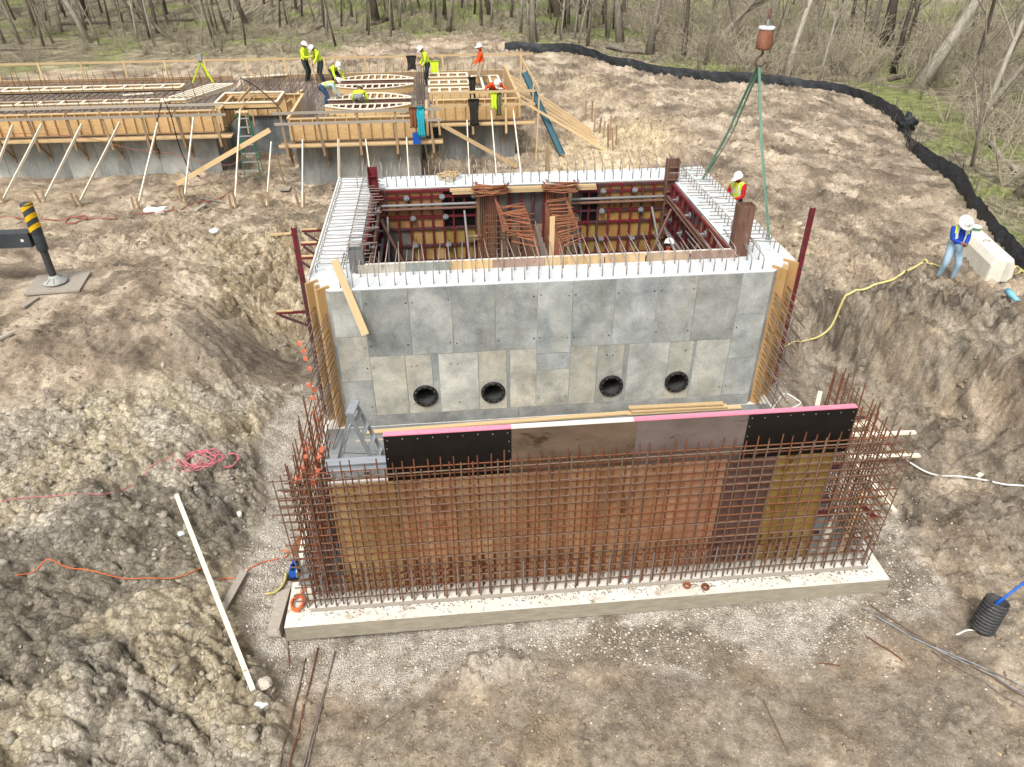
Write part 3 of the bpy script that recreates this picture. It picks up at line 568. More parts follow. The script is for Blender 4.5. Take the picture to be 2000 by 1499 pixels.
# flanged pipe sleeves
for hx, hz in HOLES:
    f = MB(); f.lathe([(HR-.005, .0), (HR-.005, -.035), (.215, -.035), (.215, 0)], 28, (hx, .0, hz), rot=Matrix.Rotation(R(-90), 3, 'X')); sl = f.build('pipe_flange', 'hole_black', tank, True)
    s_ = MB(); s_.lathe([(.215, -.03), (.215, .55), (.0, .56)], 28, (hx, .0, hz), rot=Matrix.Rotation(R(-90), 3, 'X')); s_.build('sleeve', 'black_plastic', sl, True)
    bl = MB()
    for k in range(12): a = k*math.pi/6; bl.tube([(hx+.248*math.cos(a), -.052, hz+.248*math.sin(a)), (hx+.248*math.cos(a), -.03, hz+.248*math.sin(a))], .013, 6)
    bl.build('bolts', 'steel_rusty', sl, kind='stuff')
bpy.data.objects.remove(cutter)
# bars left standing out of the wall tops
n = 34
for row, y0 in enumerate((.16, .66)):
    for i in range(n):
        x = .25+9.15*i/(n-1)+U(-.03, .03)+.1*row; bent('rebar', 'bar_f%d' % (i % 5), [(0, 0, -.02), (0, 0, .24), (.0, .05, .29), (U(-.03, .03), .85+U(-.1, .15), .34+U(-.05, .05))], .012, 'rebar_pale', (x, y0, H), U(-.06, .06), tank)
n = 37
for row, y0 in enumerate((6.52, 7.25)):
    for i in range(n):
        x = .15+9.7*i/(n-1)+U(-.04, .04)+.1*row; bent('rebar', 'bar_b%d' % (i % 5), [(0, 0, -.02), (0, 0, .30), (.0, .05, .36), (U(-.04, .04), .5+U(-.1, .1), .42+U(-.04, .04))], .013, 'rebar_pale', (x, y0, H), U(-.1, .1), tank)
n = 26
for i in range(n):
    y = 1.0+5.9*i/(n-1)
    bent('rebar', 'bar_l%d' % (i % 4), [(0, 0, -.02), (0, 0, .15), (.05, 0, .2), (1.0+U(-.1, .2), U(-.04, .04), .2+U(-.02, .04))], .012, 'rebar_pale', (-.36, y+U(-.03, .03), H), U(-.07, .07), tank)
    bent('rebar', 'bar_m%d' % (i % 4), [(0, 0, -.02), (0, 0, .1), (.05, 0, .15), (.6+U(-.1, .15), U(-.04, .04), .14+U(-.02, .04))], .012, 'rebar_pale', (.22, y+.09+U(-.03, .03), H), U(-.09, .09), tank)
    bent('rebar', 'bar_r%d' % (i % 4), [(0, 0, -.02), (0, 0, .22), (-.05, 0, .27), (-.58+U(-.1, .1), U(-.03, .03), .27+U(-.02, .04))], .012, 'rebar_pale', (10.08, y+U(-.03, .03), H), U(-.05, .05), tank)
    bent('rebar', 'bar_s%d' % (i % 4), [(0, 0, -.02), (0, 0, .22), (-.05, 0, .27), (-.5+U(-.1, .1), U(-.03, .03), .27+U(-.02, .04))], .012, 'rebar_pale', (9.5, y+.1+U(-.03, .03), H), U(-.05, .05), tank)
# outer edge strip left on the left wall
boxo('edge_strip', -.50, -.462, .56, 7.45, H-.3, H+.05, 'white_edge', tank); boxo('edge_strip', 10.262, 10.30, .56, 7.45, H-.3, H+.02, 'white_edge', tank)

# ---- corner bulkheads: boards with keyway strip and dowels through them
def bulkhead(A, B, dirv, label, caps):
    A, B = Vector(A), Vector(B); d = (B-A).normalized(); nrm = Vector((d.y, -d.x, 0)); nrm = nrm if nrm.y < 0 else -nrm
    t = thing('bulkhead', (A+B)/2, label, 'bulkhead'); off = nrm*.03
    L_ = (B-A).length
    for f0, f1, dd in ((.0, .42, 0), (.58, 1.0, 0), (.42, .58, .008)):
        p = A+d*L_*(f0+f1)/2+off+nrm*dd
        for z0, z1 in ((.02, 1.75), (1.755, H+.06)): place('board', unit('box', 'pine_orange' if dd == 0 else 'pine'), mtx((p.x, p.y, (z0+z1)/2), Matrix.Rotation(math.atan2(d.y, d.x), 3, 'Z') @ Matrix.Rotation(R(90), 3, 'Y'), (z1-z0, L_*(f1-f0)-.001, .045)), t)
    nb = 22
    for k in range(nb):
        z = .25+2.75*k/(nb-1)
        for ci, fr in enumerate((.2, .8)):
            p = A+d*L_*fr+off; p.z = z+U(-.02, .02); e = p+Vector(dirv)*U(.85, 1.05)+Vector((U(-.07, .07), 0, U(-.09, .05)))
            rb = bar('dowel', p, e, .011, 'rebar_grey' if k % 3 else 'rebar', t)
            if caps and ci == 0 and k % 2 == 0:
                cp = MB(); cp.box((0, 0, .0), (.095, .095, .025)); cp.tube([(0, 0, -.09), (0, 0, 0)], [.022, .03], 8)
                if 'cap' not in CACHE: CACHE['cap'] = cp.mesh('cap', 'orange_cap')
                q = Vector(dirv).to_track_quat('Z', 'Y').to_matrix().to_4x4() @ Matrix.Rotation(U(0, 1.5), 4, 'Z'); q.translation = e; place('safety_cap', CACHE['cap'], q, rb)
    for z in (.6, 1.4, 2.2): bar('tie_bar', A+d*L_*.5+Vector(dirv)*.75+V(0, 0, z-.5), A+d*L_*.5+Vector(dirv)*.8+V(0, 0, z+.5), .011, 'rebar_grey', t)
    return t
bulkhead((-.46, .55, 0), (0, .0, 0), (-.22, -.93, -.16), 'orange board bulkhead with orange capped dowels at the left tank corner', True)
bulkhead((9.6, 0, 0), (10.26, .55, 0), (.12, -.93, -.16), 'orange board bulkhead with bare dowels beside the yellow strap', False)

# ---- steel posts rising from the form corners
def hpost(x, y, z0, z1, wx, wy, mat, label, boxy=False):
    t = thing('steel_post', (x, y, z0), label, 'post', 'posts at the tank corners')
    if boxy:
        boxo('flange', x-wx/2, x+wx/2, y-wy/2, y-wy/2+.02, z0, z1, mat, t); boxo('flange', x-wx/2, x+wx/2, y+wy/2-.02, y+wy/2, z0, z1, mat, t)
        boxo('web', x-wx/2, x-wx/2+.02, y-wy/2+.021, y+wy/2-.021, z0, z1-.002, mat, t); boxo('web', x+wx/2-.02, x+wx/2, y-wy/2+.021, y+wy/2-.021, z0, z1-.002, mat, t)
    else:
        boxo('flange', x-wx/2, x-wx/2+.03, y-wy/2, y+wy/2, z0, z1, mat, t); boxo('flange', x+wx/2-.03, x+wx/2, y-wy/2, y+wy/2, z0, z1, mat, t); boxo('web', x-wx/2+.031, x+wx/2-.031, y-.02, y+.02, z0, z1-.002, mat, t)
        for z in np.arange(z1-.25, z0, -.35): boxo('stiffener', x-wx/2+.031, x+wx/2-.031, y-wy/2+.01, y-.021, z, z+.02, mat, t)
hpost(.60, 6.18, 1.0, 4.22, .26, .22, 'maroon', 'maroon steel post at the far left tank corner')
hpost(9.02, 6.18, 1.0, 4.19, .34, .24, 'steel_rusty', 'rusty steel post at the far right tank corner')
hpost(9.12, 1.0, 1.0, 4.72, .36, .26, 'steel_rusty', 'tallest rusty steel post, beside the worker in red', True)
hpost(.55, 1.0, 1.0, 4.05, .32, .24, 'steel_grey', 'short grey steel post at the near left tank corner', True)

# ---- wall forms inside the tank
def wall_form(name, label, frame_fn, cols, zrows, panels, walers, nuts, rib_mat):
    """frame_fn(u, depth, z) -> point; u runs along the wall, depth away from it"""
    t = thing(name, frame_fn(cols[0], 0, 0), label, 'formwork')
    def bxp(nm, u0, u1, d0, d1, z0, z1, mat, color=None):
        a, c = frame_fn(u0, d0, z0), frame_fn(u1, d1, z1)
        return boxo(nm, min(a.x, c.x), max(a.x, c.x), min(a.y, c.y), max(a.y, c.y), z0, z1, mat, t, color=color)
    for (u0, u1, z0, z1, mat, colr) in panels: bxp('plywood_panel', u0+.004, u1-.004, .02, .045, z0+.004, z1-.004, mat, colr)
    for u, z0, z1, m_ in cols_iter(cols, panels, rib_mat): bxp('rib', u-.025, u+.025, .046, .13, z0, z1, m_)
    for (u0, u1, z, m_) in zrows: bxp('cross_rib', u0, u1, .046, .115, z-.03, z+.03, m_)
    for (u0, u1, z, m_) in walers:
        for dz in (0,): bar('waler_pipe', frame_fn(u0, .2, z+dz), frame_fn(u1, .2, z+dz), .042, m_, t, 'pipe')
    for u, z in nuts:
        b_ = MB(); p = frame_fn(u, .15, z); q = frame_fn(u, .17, z); c = frame_fn(u, .28, z); b_.tube([p, q], .085, 14); b_.tube([q, c], .022, 8); w1 = frame_fn(u-.06, .22, z); w2 = frame_fn(u+.06, .22, z); b_.beam(w1, w2, .03, .03); b_.build('wing_nut', 'galv', t)
    return t
def cols_iter(cols, panels, mat):
    for u in cols: yield u, .9, H-.03, (mat if random.random() < .7 else 'maroon_dull')
XB = lambda px: atY(px, 400, 6.25).x
cb = [XB(p) for p in (740, 754, 775, 799, 822, 843, 865, 885, 907, 929, 950, 972, 995, 1018, 1040, 1062, 1084, 1112, 1135, 1150, 1168, 1190, 1213, 1233, 1253, 1275, 1297)]
O1, O2, YL, GB, DK = (.50, .28, .13), (.5, .32, .15), (.43, .30, .09), (.22, .20, .19), (.13, .12, .12)
zs = 2.355
pan = [(cb[0]-.1, cb[3], zs, H-.02, 'ply_tint', O1), (cb[3], cb[6], zs, H-.02, 'ply_tint', (.52, .29, .14)), (cb[6], cb[9], zs, H-.02, 'ply_black', None), (cb[0]-.1, cb[3], .9, zs, 'ply_tint', GB), (cb[3], cb[6], .9, zs, 'ply_tint', (.54, .36, .15)), (cb[6], cb[9], .9, zs, 'ply_tint', YL),
       (cb[9], cb[12], zs, H-.02, 'ply_tint', GB), (cb[12], cb[15], zs, H-.02, 'ply_tint', DK), (cb[15], cb[18], zs, H-.02, 'ply_tint', GB), (cb[9], cb[18], .9, zs, 'ply_tint', (.4, .3, .22)), (cb[18], cb[20], zs, H-.02, 'ply_black', None), (cb[20], cb[23], zs, H-.02, 'ply_tint', (.48, .30, .11)), (cb[23], cb[26]+.1, zs, H-.02, 'ply_tint', (.46, .28, .10)), (cb[18], cb[20], .9, zs, 'ply_tint', YL), (cb[20], cb[23], .9, zs, 'ply_tint', (.48, .28, .10)), (cb[23], cb[26]+.1, .9, zs, 'ply_tint', (.44, .28, .09))]
rows = []
for i in range(len(cb)-1):
    if 9 <= i < 17: continue
    for z, m_ in ((H-.05, 'maroon'), (3.29, 'maroon'), (2.71, 'maroon'), (zs, 'maroon_dull'), (1.84, 'maroon_dull'), (1.35, 'maroon_dull')): rows.append((cb[i]+.026, cb[i+1]-.026, z, m_ if i < 9 else random.choice(['maroon', 'maroon_dull', 'maroon_dull'])))
wl = [(.62, XB(930), 3.10, 'steel_grey'), (.62, XB(930), 2.985, 'steel_rusty'), (XB(1115), 8.85, 3.10, 'steel_grey'), (XB(1115), 8.85, 2.985, 'steel_rusty')]
nuts = [(XB(p), z) for p, z in ((795, 3.29), (864, 3.30), (926, 3.31), (742, 2.68), (805, 2.69), (869, 2.71), (805, 1.86), (872, 1.86), (1176, 3.3), (1237, 3.3), (1176, 2.7), (1252, 2.7), (1178, 1.84), (1240, 1.84))]
fb = wall_form('wall_form', 'tan and black panelled form on the far inner tank wall', lambda u, d, z: Vector((u, 6.37-d, z)), cb, rows, pan, wl, nuts, 'maroon')
for (u0, u1, z) in ((880, 1160, 3.50), (884, 1162, 3.42)): beam('timber_waler', (XB(u0), 6.16, z), (XB(u1), 6.16, z), .09, .07, 'pine', fb)
for u in (934, 1112): beam('timber_post', (XB(u), 6.2, .9), (XB(u), 6.2, 3.42), .1, .09, 'pine_worn', fb)
for z in (2.14, 2.05): beam('timber_block', (XB(912), 6.1, z), (XB(938), 6.1, z), .06, .05, 'pine_worn', fb)
for (p1, p2) in (((757, 425), (760, 522)), ((907, 412), (918, 518)), ((1125, 430), (1138, 508)), ((1273, 405), (1292, 500))):
    a = atY(*p1, 6.05); c = atY(*p2, 5.0); e = c+(c-a)*.9; bar('steel_prop', a, e, .035, 'steel_grey', fb, 'pipe')
yc = [1.0+.42*i for i in range(13)]
for nm, lab, fn, tones in (('wall_form', 'maroon steel form on the right inner tank wall', lambda u, d, z: Vector((9.127-d, u, z)), (GB, (.5, .3, .25), (.7, .5, .28))), ('wall_form', 'dull steel form on the left inner tank wall', lambda u, d, z: Vector((.502+d, u, z)), (GB, (.4, .3, .28), GB))):
    pan2 = [(yc[i], yc[i+3], z0, z1, 'ply_tint', tones[(i//3+k) % 3]) for i in range(0, 12, 3) for k, (z0, z1) in enumerate(((.9, zs), (zs, H-.02)))]
    rw2 = [(yc[i]+.026, yc[i+1]-.026, z, 'maroon' if z > 3 else 'maroon_dull') for i in range(12) for z in (H-.05, 3.1, 2.71, zs, 1.84)]
    ob = wall_form(nm, lab, fn, yc, rw2, pan2, [(1.1, 6.0, 3.15, 'steel_rusty'), (1.1, 6.0, 3.03, 'steel_rusty'), (1.1, 6.0, 2.2, 'steel_grey'), (1.1, 6.0, 2.1, 'steel_rusty')], [(y, 3.3) for y in (1.6, 2.8, 4.1, 5.3)]+[(y, 2.6) for y in (1.9, 3.2, 4.6, 5.6)], 'maroon')
    bar('steel_prop', fn(5.4, .25, 3.0), fn(4.6, 1.6, .1), .04, 'steel_rusty', ob, 'pipe'); bar('steel_prop', fn(2.9, .25, 3.0), fn(2.6, 1.6, .1), .04, 'steel_rusty', ob, 'pipe')
# form board standing above the front wall's inner edge
ff = thing('wall_form', (4.8, .87, 1), 'long form board rising along the front wall inner edge', 'formwork')
for (p0, p1, c) in ((700, 792, (.78, .76, .72)), (792, 878, (.36, .40, .40)), (878, 962, (.92, .66, .36)), (962, 1064, (.56, .40, .34)), (1064, 1096, (.95, .72, .42)), (1096, 1180, (.92, .68, .38)), (1180, 1260, (.85, .62, .38)), (1260, 1345, (.72, .55, .4)), (1345, 1436, (.55, .40, .34))):
    x0, x1 = atY(p0, 530, .85).x, atY(p1, 505, .85).x; boxo('plywood_panel', x0, x1-.006, .835, .86, 1.5, H+.19, 'ply_tint', ff, color=c)
boxo('top_rail', .72, 8.93, .862, .93, H+.13, H+.192, 'white_edge', ff)

# ---- divider wall cage inside the tank
cage = thing('rebar_cage', (5.05, 4.3, 0), 'rusty hooked divider cage standing in the middle of the tank', 'rebar cage')
for X, sgn in ((4.75, -1), (5.35, 1)):
    for i in range(25):
        f = i/24; y = 5.75-3.2*f; z = 3.22+U(-.05, .05); fan = (f-.45)*.7*sgn+U(-.22, .22)
        bent('hooked_bar', 'hk%d_%d' % (sgn, i % 12), [(0, 0, -3.1), (0, 0, -.06), (.04*sgn, 0, 0), (U(.5, .78)*sgn, 0, U(-.06, .12))], .016, 'rebar_orange', (X, y, z), -fan*sgn if sgn < 0 else fan, cage)
for z in np.arange(.4, 3.1, .2):
    for X in (4.72, 5.38): bar('cross_bar', (X, 2.5, z), (X, 6.1, z), .011, 'rebar', cage)
for px0 in (950, 1083):                                     # hooped end bundles against the far wall
    x0 = XB(px0)
    for i in range(10): bar('vertical_bar', (x0-.28+.062*i+U(-.02, .02), 6.02+U(-.08, .05), .1), (x0-.28+.062*i, 6.0, 3.55+U(-.1, .06)), .012, 'rebar_orange', cage)
    for i in range(14):
        zz = 3.45+.022*i+U(-.02, .02); x1 = x0-.1+U(-.08, .08); bent('hoop', 'hp%d' % (i % 7), [(-.42, .12, U(-.03, .03)), (-.40, -.1, 0), (.05, U(-.25, -.15), U(-.04, .04)), (.46, -.08, 0), (.48, .12, U(-.03, .03))], .016, 'rebar_orange', (x1+.18, 5.95, zz), U(-.22, .22), cage)
    for i in range(4): bar('lean_bar', (x0+.2+.05*i, 5.9, 3.4-.1*i), (x0+.05*i+.4, 5.2, 2.6), .014, 'rebar_orange', cage)
for z in np.arange(.5, 3.0, .17): bar('cross_bar', (XB(945), 5.75, z), (XB(1040), 5.75, z), .012, 'rebar', cage)
for i in range(8): bar('vertical_bar', (XB(952)+.16*i, 5.72, .1), (XB(952)+.16*i, 5.72, 2.95), .012, 'rebar_rust', cage)
for i in range(6): bar('lean_bar', (4.95+.05*i, 4.9-.1*i, 3.0-.12*i), (5.25+.03*i, 2.9, 1.0), .016, 'rebar_grey', cage)
tk = atY(1079, 500, 2.0)
_a = atY(1079, 424, 1.35); beam('timber_stake', _a, V(_a.x, 1.35, .03), .11, .05, 'pine', None, up=(0, 1, 0), label='upright pine board standing inside the tank near its front', cat='timber')
beam('timber_stake', V(5.75, 8.4, 1.2), V(5.75, 8.4, 4.0), .12, .05, 'pine_worn', None, up=(0, 1, 0), label='upright board standing behind the far tank wall', cat='timber')
pf_ = thing('plank_platform', (7.9, 2.1, .03), 'plank platform inside the tank under the worker', 'platform'); beam('plank', (7.0, 2.1, 1.83), (8.8, 2.1, 1.83), .5, .05, 'pine_worn', pf_)
for x in (7.15, 8.65):
    for y in (1.9, 2.3): beam('leg', (x, y, .03), (x, y, 1.80), .05, .09, 'pine_worn', pf_, up=(0, 1, 0))
# leaning timber on the front wall
p0, p1 = atY(653, 508, .22), atY(714, 654, -.36)
beam('timber_board', p0, p1, .16, .045, 'pine', None, up=(0, -1, .35), label='pine board leaning over the front wall near its left corner', cat='board')
# raffia/straw heap and small things on the back wall
def tangle(name, c, r, n, rad, mat, label, cat, zs_=.3, turns=1.0, squash=(1, 1)):
    b_ = MB()
    for k in range(n):
        a0 = U(0, 6.28); cx, cy = U(-.35, .35)*r, U(-.35, .35)*r; rr = r*U(.45, .9); ph = U(0, 6.28)
        pts = [(c[0]+squash[0]*(cx+rr*math.cos(a0+t*.5)*(1+.2*math.sin(t+ph))), c[1]+squash[1]*(cy+rr*math.sin(a0+t*.5)*(1+.2*math.cos(2*t+ph))), c[2]+rad+zs_*r*abs(math.sin(t*.4+ph))*U(.6, 1)) for t in np.arange(0, 12.6*turns, .45)]
        b_.tube(pts, rad, 5)
    return b_.build(name, mat, None, True, label=label, cat=cat)
tangle('straw_rope', (2.75, 7.1, H), .38, 5, .018, 'pine', 'tangle of straw coloured rope on the far tank wall', 'rope', .5)
# ---- strongbacks and brackets outside
def strongback(x, y, z0, z1, mat, label):
    t = thing('strongback', (x, y, z0), label, 'steel channel'); boxo('channel', x-.05, x+.05, y-.04, y-.03, z0, z1, mat, t)
    for s_ in (-.05, .04): boxo('flange', x+s_, x+s_+.01, y-.029, y+.05, z0, z1, mat, t)
    for z in np.arange(z0+.1, z1, .3): boxo('slot_plate', x-.03, x+.03, y-.052, y-.041, z, z+.05, 'maroon_dull', t)
strongback(-.60, .62, .2, 4.72, 'maroon', 'dark maroon steel channel standing at the left tank corner'); strongback(10.48, .62, .2, 4.72, 'maroon', 'bright red steel channel standing at the right tank corner')
strongback(-.56, .42, .2, 3.6, 'maroon_dull', 'shorter dull steel channel beside the left bulkhead')
for q, z, lab in (((540, 612), 2.05, 'red scaffold bracket lowest on the tank left side'), ((590, 452), 3.0, 'red scaffold bracket highest on the tank left side'), ((588, 478), 3.0, 'red scaffold bracket, second down the tank left side'), ((580, 505), 3.0, 'red scaffold bracket, third down the tank left side')):
    e = at(*q, z); t = thing('scaffold_bracket', (-.5, e.y, z), lab, 'bracket'); x0 = -.52; L_ = max(x0-e.x, .45)
    beam('arm', (x0-L_, e.y, z), (x0, e.y, z), .05, .06, 'maroon', t); beam('brace', (x0-L_+.05, e.y, z-.05), (x0, e.y, z-.6), .04, .05, 'maroon_dull', t); beam('upright', (x0, e.y, z-.65), (x0, e.y, z+.08), .05, .05, 'maroon', t, up=(0, 1, 0)); beam('ledger', (x0-L_+.02, e.y, z+.05), (x0-L_+.4, e.y, z+.05), .06, .03, 'pine', t)
# ------------------------------------------------------------------ front wall form
YF = -4.963
FX0 = lambda px, z: atY(px, {0: 1120, 1: 935, 2: 845}[z], YF).x
form = thing('wall_form', (4.6, YF, 0), 'long plywood wall form behind the front rebar cage', 'formwork')
lowc = [(.405, 1.50, (.74, .50, .25)), (1.50, 2.42, (.70, .40, .23)), (2.42, 3.33, (.80, .50, .28)), (3.33, 4.32, (.68, .39, .22)), (4.32, 5.35, (.76, .44, .24)), (5.35, 6.20, (.66, .37, .21)), (6.20, 6.98, (.68, .37, .23)), (6.98, 7.83, (.20, .125, .12)), (7.83, 8.85, (.54, .38, .12))]
for x0, x1, c in lowc: boxo('plywood_panel', x0+.0008, x1-.0008, YF, YF+.022, .04, 2.538, 'ply_tint', form, color=c)
for x0, x1, m_, c in ((1.365, 3.36, 'ply_black', None), (3.36, 5.37, 'ply_tint', (.21, .155, .115)), (5.37, 7.20, 'ply_tint', (.22, .18, .175)), (7.20, 9.02, 'ply_black', None)): boxo('plywood_panel', x0+.0008, x1-.0008, YF-.006, YF+.016, 2.542, 3.44, m_, form, color=c)
for x0, x1, m_ in ((1.365, 3.36, 'pink_edge'), (3.36, 5.32, 'white_edge'), (5.32, 9.02, 'pink_edge')):
    boxo('edge_board', x0, x1-.003, YF-.004, YF+.045, 3.441, 3.462, m_, form); boxo('edge_board', x0, x1-.003, YF+.047, YF+.10, 3.43, 3.456, m_, form)
boxo('edge_board', .405, 1.36, YF-.002, YF+.035, 2.54, 2.56, 'white_edge', form); boxo('edge_board', .405, 1.36, YF+.045, YF+.09, 2.535, 2.553, 'white_edge', form)
for x in np.arange(.45, 8.9, .305): boxo('rib', x-.02, x+.02, YF+.0225, YF+.10, .04, 2.53, 'maroon_dull', form)
for x in np.arange(1.42, 9.0, .305): boxo('rib', x-.02, x+.02, YF+.017, YF+.045 if x < 9 else YF+.1, 2.55, 3.43, 'maroon_dull', form)
for z in (.5, 1.3, 2.1): boxo('waler', .3, 9.1, YF+.11, YF+.2, z-.05, z+.05, 'maroon_dull', form)
sp = MB()
for x0, x1 in ((1.365, 3.36), (7.2, 9.02)):
    for k in range(9):
        x = x0+.06+(x1-x0-.12)*k/8
        for z in (2.62, 3.37): sp.box((x, YF-.008, z+U(-.01, .01)), (.016, .006, .016))
    for z in (2.8, 3.0, 3.2):
        for x in (x0+.04, x1-.04): sp.box((x, YF-.008, z), (.016, .006, .016))
sp.build('screw_heads', 'galv', form, kind='stuff')
# slanting props behind the form
for x in (2.0, 4.6, 7.4): beam('brace', (x, YF+.22, 2.2), (x, YF+2.1, .03), .09, .09, 'maroon_dull', form)

# ------------------------------------------------------------------ rebar mats
def mat_xz(label, y, xa, xb, nv, za, zb, nh, ztop, jit, m_v, m_h, r):
    t = thing('rebar_mat', ((xa+xb)/2, y, 0), label, 'rebar mat')
    for i in range(nv):
        x = xa+(xb-xa)*i/(nv-1)+U(-jit, jit); bar('vertical_bar', (x, y, .005), (x+U(-.025, .025), y+U(-.02, .02), ztop+U(-.07, .05)), r, m_v if random.random() < .7 else 'rebar_rust', t)
    for k in range(nh):
        z = za+(zb-za)*k/(nh-1)+U(-.012, .012); bar('horizontal_bar', (xa-U(.03, .28), y+.026, z), (xb+U(.0, .22), y+.026, z+U(-.02, .02)), r, m_h if random.random() < .75 else 'rebar_rust', t)
    return t
mf = mat_xz('front rusty rebar mat of the long wall cage', -5.215, -.24, 9.88, 52, .12, 2.86, 17, 3.03, .012, 'rebar', 'rebar', .0125)
mb_ = mat_xz('rear rusty rebar mat close against the plywood form', -5.055, -.15, 9.80, 51, .16, 2.84, 17, 3.05, .014, 'rebar_rust', 'rebar_rust', .012)
bar('corner_bar', (-.26, -5.25, .01), (-.33, -5.3, 2.98), .0125, 'rebar', mf); bar('corner_bar', (9.95, -5.25, .01), (10.0, -5.3, 3.05), .0125, 'rebar', mf)
for i in range(53):                                         # starter bars cast into the slab
    x = -.16+10.02*i/52+U(-.015, .015)
    for y in (-5.25,): bar('starter_bar', (x+.03, y, -.01), (x+.03+U(-.012, .012), y, .78+U(-.04, .04)), .0165, 'rebar_grey' if i % 2 else 'rebar', slab)
for i in range(52):
    x = -.06+9.9*i/51; bar('starter_bar', (x, -5.0, -.01), (x+U(-.012, .012), -5.0, .74+U(-.04, .04)), .0165, 'rebar_rust', slab)
for lab, X, Xs in (('left side rebar mat running back from the front cage', -.05, (-.14, .08)), ('right side rebar mat running back from the front cage', 9.75, (9.70, 9.92))):
    t = thing('rebar_mat', (X, -4, 0), lab, 'rebar mat')
    for k, xx in enumerate(Xs):
        for i in range(11):
            y = -4.9+.195*i; ln = (-1 if X < 1 else 1); bar('vertical_bar', (xx, y, .005), (xx+ln*U(-.04, .08)*(.5+.06*i), y+U(-.06, .06), 2.95+U(-.12, .12)), .0125, 'rebar_rust' if random.random() < .75 else 'rebar', t)
        for z in np.arange(.2, 2.7, .19): bar('horizontal_bar', (xx+.02, -5.3, z), (xx+.02, -2.8+U(-.3, .2), z+U(-.02, .02)), .011, 'rebar_rust', t)
    if X < 1:
        for i in range(12):
            y = -4.7+.2*(i//2); x = -.12+.24*(i % 2)+U(-.05, .05); z = 2.35+U(-.12, .15); rb = bar('capped_bar', (x, y, .01), (x, y, z), .012, 'rebar_rust', t)
            q = Matrix.Rotation(U(0, 1.5), 4, 'Z'); q.translation = Vector((x, y, z)); place('safety_cap', CACHE['cap'], q, rb)
# ------------------------------------------------------------------ things round the cage
# form board along the left slab edge
beam('form_board', (-.72, -5.62, -.14), (-.66, -4.75, -.14), .04, .24, 'pine_grey', None, label='weathered form board standing along the slab left edge', cat='board')
pl = at(545, 1200, -.2); t = MB(); z0 = .02
P4 = [at(521, 1243, -.24), at(550, 1243, -.24), at(566, 1148, -.24), at(540, 1160, -.24)]
t = MB(); t.add([p+V(0, 0, .02) for p in P4]+[p+V(0, 0, -.03) for p in P4], [(0, 1, 2, 3), (7, 6, 5, 4), (0, 4, 5, 1), (1, 5, 6, 2), (2, 6, 7, 3), (3, 7, 4, 0)]); t.build('plywood_offcut', 'pine_grey', None, label='dirty plywood offcut lying beside the slab near left corner', cat='plywood')
def coil(name, c, r, n, rad, mat, label, cat='cord', tail=None, el=(1, 1), ang=0):
    b_ = MB(); pts = []
    for k in range(n*14):
        a = k*2*math.pi/14; rr = r*(1+.10*math.sin(k*.37)+U(-.05, .05)); x, y = rr*math.cos(a)*el[0], rr*math.sin(a)*el[1]
        pts.append((c[0]+x*math.cos(ang)-y*math.sin(ang), c[1]+x*math.sin(ang)+y*math.cos(ang), c[2]+rad+.012*n*U(.2, 1)+.25*r*0))
    if tail: pts += [Vector(p) for p in tail]
    b_.tube(pts, rad, 6); return b_.build(name, mat, None, True, label=label, cat=cat)
coil('extension_cord', at(583, 1183, .0), .135, 9, .011, 'orange_rope', 'coiled orange extension cord lying on the slab near left corner', tail=curve_pts([at(590, 1172, .02), at(588, 1152, .06), at(596, 1150, .05), at(584, 1166, .04)], 6), el=(.8, 1.15))
def ground_line(px, mat, rad, name, label, cat, lift=.0, n=6, z=None):
    pts = drape([on_low(*p) for p in px], n, rad+lift*.4)
    return MB().tube(pts, rad, 6).build(name, mat, None, True, label=label, cat=cat)
# cordless saw with blue housing at the slab edge
sw = at(575, 1122, .0); dr = thing('cordless_saw', (sw.x, sw.y, 0), 'blue and black cordless saw at the slab left edge', 'power tool')
b_ = MB(); b_.box((sw.x, sw.y, .1), (.12, .22, .14)); b_.box((sw.x, sw.y+.12, .17), (.06, .16, .05)); b_.build('housing', 'blue_paint', dr)
MB().lathe([(0, -.01), (.10, -.008), (.10, .008), (0, .01)], 16, (sw.x+.08, sw.y-.05, .1), rot=Matrix.Rotation(R(90), 3, 'Y')).build('blade', 'galv', dr); boxo('battery', sw.x-.05, sw.x+.05, sw.y+.16, sw.y+.26, .02, .12, 'black_plastic', dr); boxo('base_plate', sw.x-.1, sw.x+.1, sw.y-.16, sw.y+.1, .005, .02, 'black_rubber', dr); MB().tube([(sw.x, sw.y+.05, .17), (sw.x, sw.y+.02, .24), (sw.x, sw.y-.1, .22)], .022, 8).build('handle', 'black_rubber', dr, True)
# coils of tie wire and a bottle
for (px, py), lab, m_ in (((1341, 1147), 'rusty tie wire coil on the slab, the one nearer the bottle', 'rebar_orange'), ((1377, 1150), 'rusty tie wire coil on the slab, the one nearer the slab right end', 'rebar_rust')):
    c = at(px, py, 0); b_ = MB(); tr = .035
    for k in range(5): b_.tube([(c.x+(.05+.008*(k % 3))*math.cos(a), c.y+(.05+.008*(k % 3))*math.sin(a), .015+.014*k) for a in np.arange(0, 6.28, .42)], .012, 6, closed=True)
    b_.tube([(c.x+.06, c.y, .02), (c.x+.14, c.y+.03, .03), (c.x+.2, c.y+.02, .02)], .006, 5); b_.build('tie_wire_coil', m_, None, True, label=lab, cat='wire coil')
c = at(1220, 1143, 0); bt = thing('bottle', (c.x, c.y, 0), 'small white bottle with red cap standing on the slab', 'bottle')
MB().lathe([(0, 0), (.034, 0), (.034, .13), (.014, .17), (.014, .19)], 14, (c.x, c.y, .003)).build('bottle_body', 'white_plastic', bt, True); MB().lathe([(.017, .185), (.017, .215), (0, .216)], 12, (c.x, c.y, .003)).build('cap', 'shirt_red', bt, True)
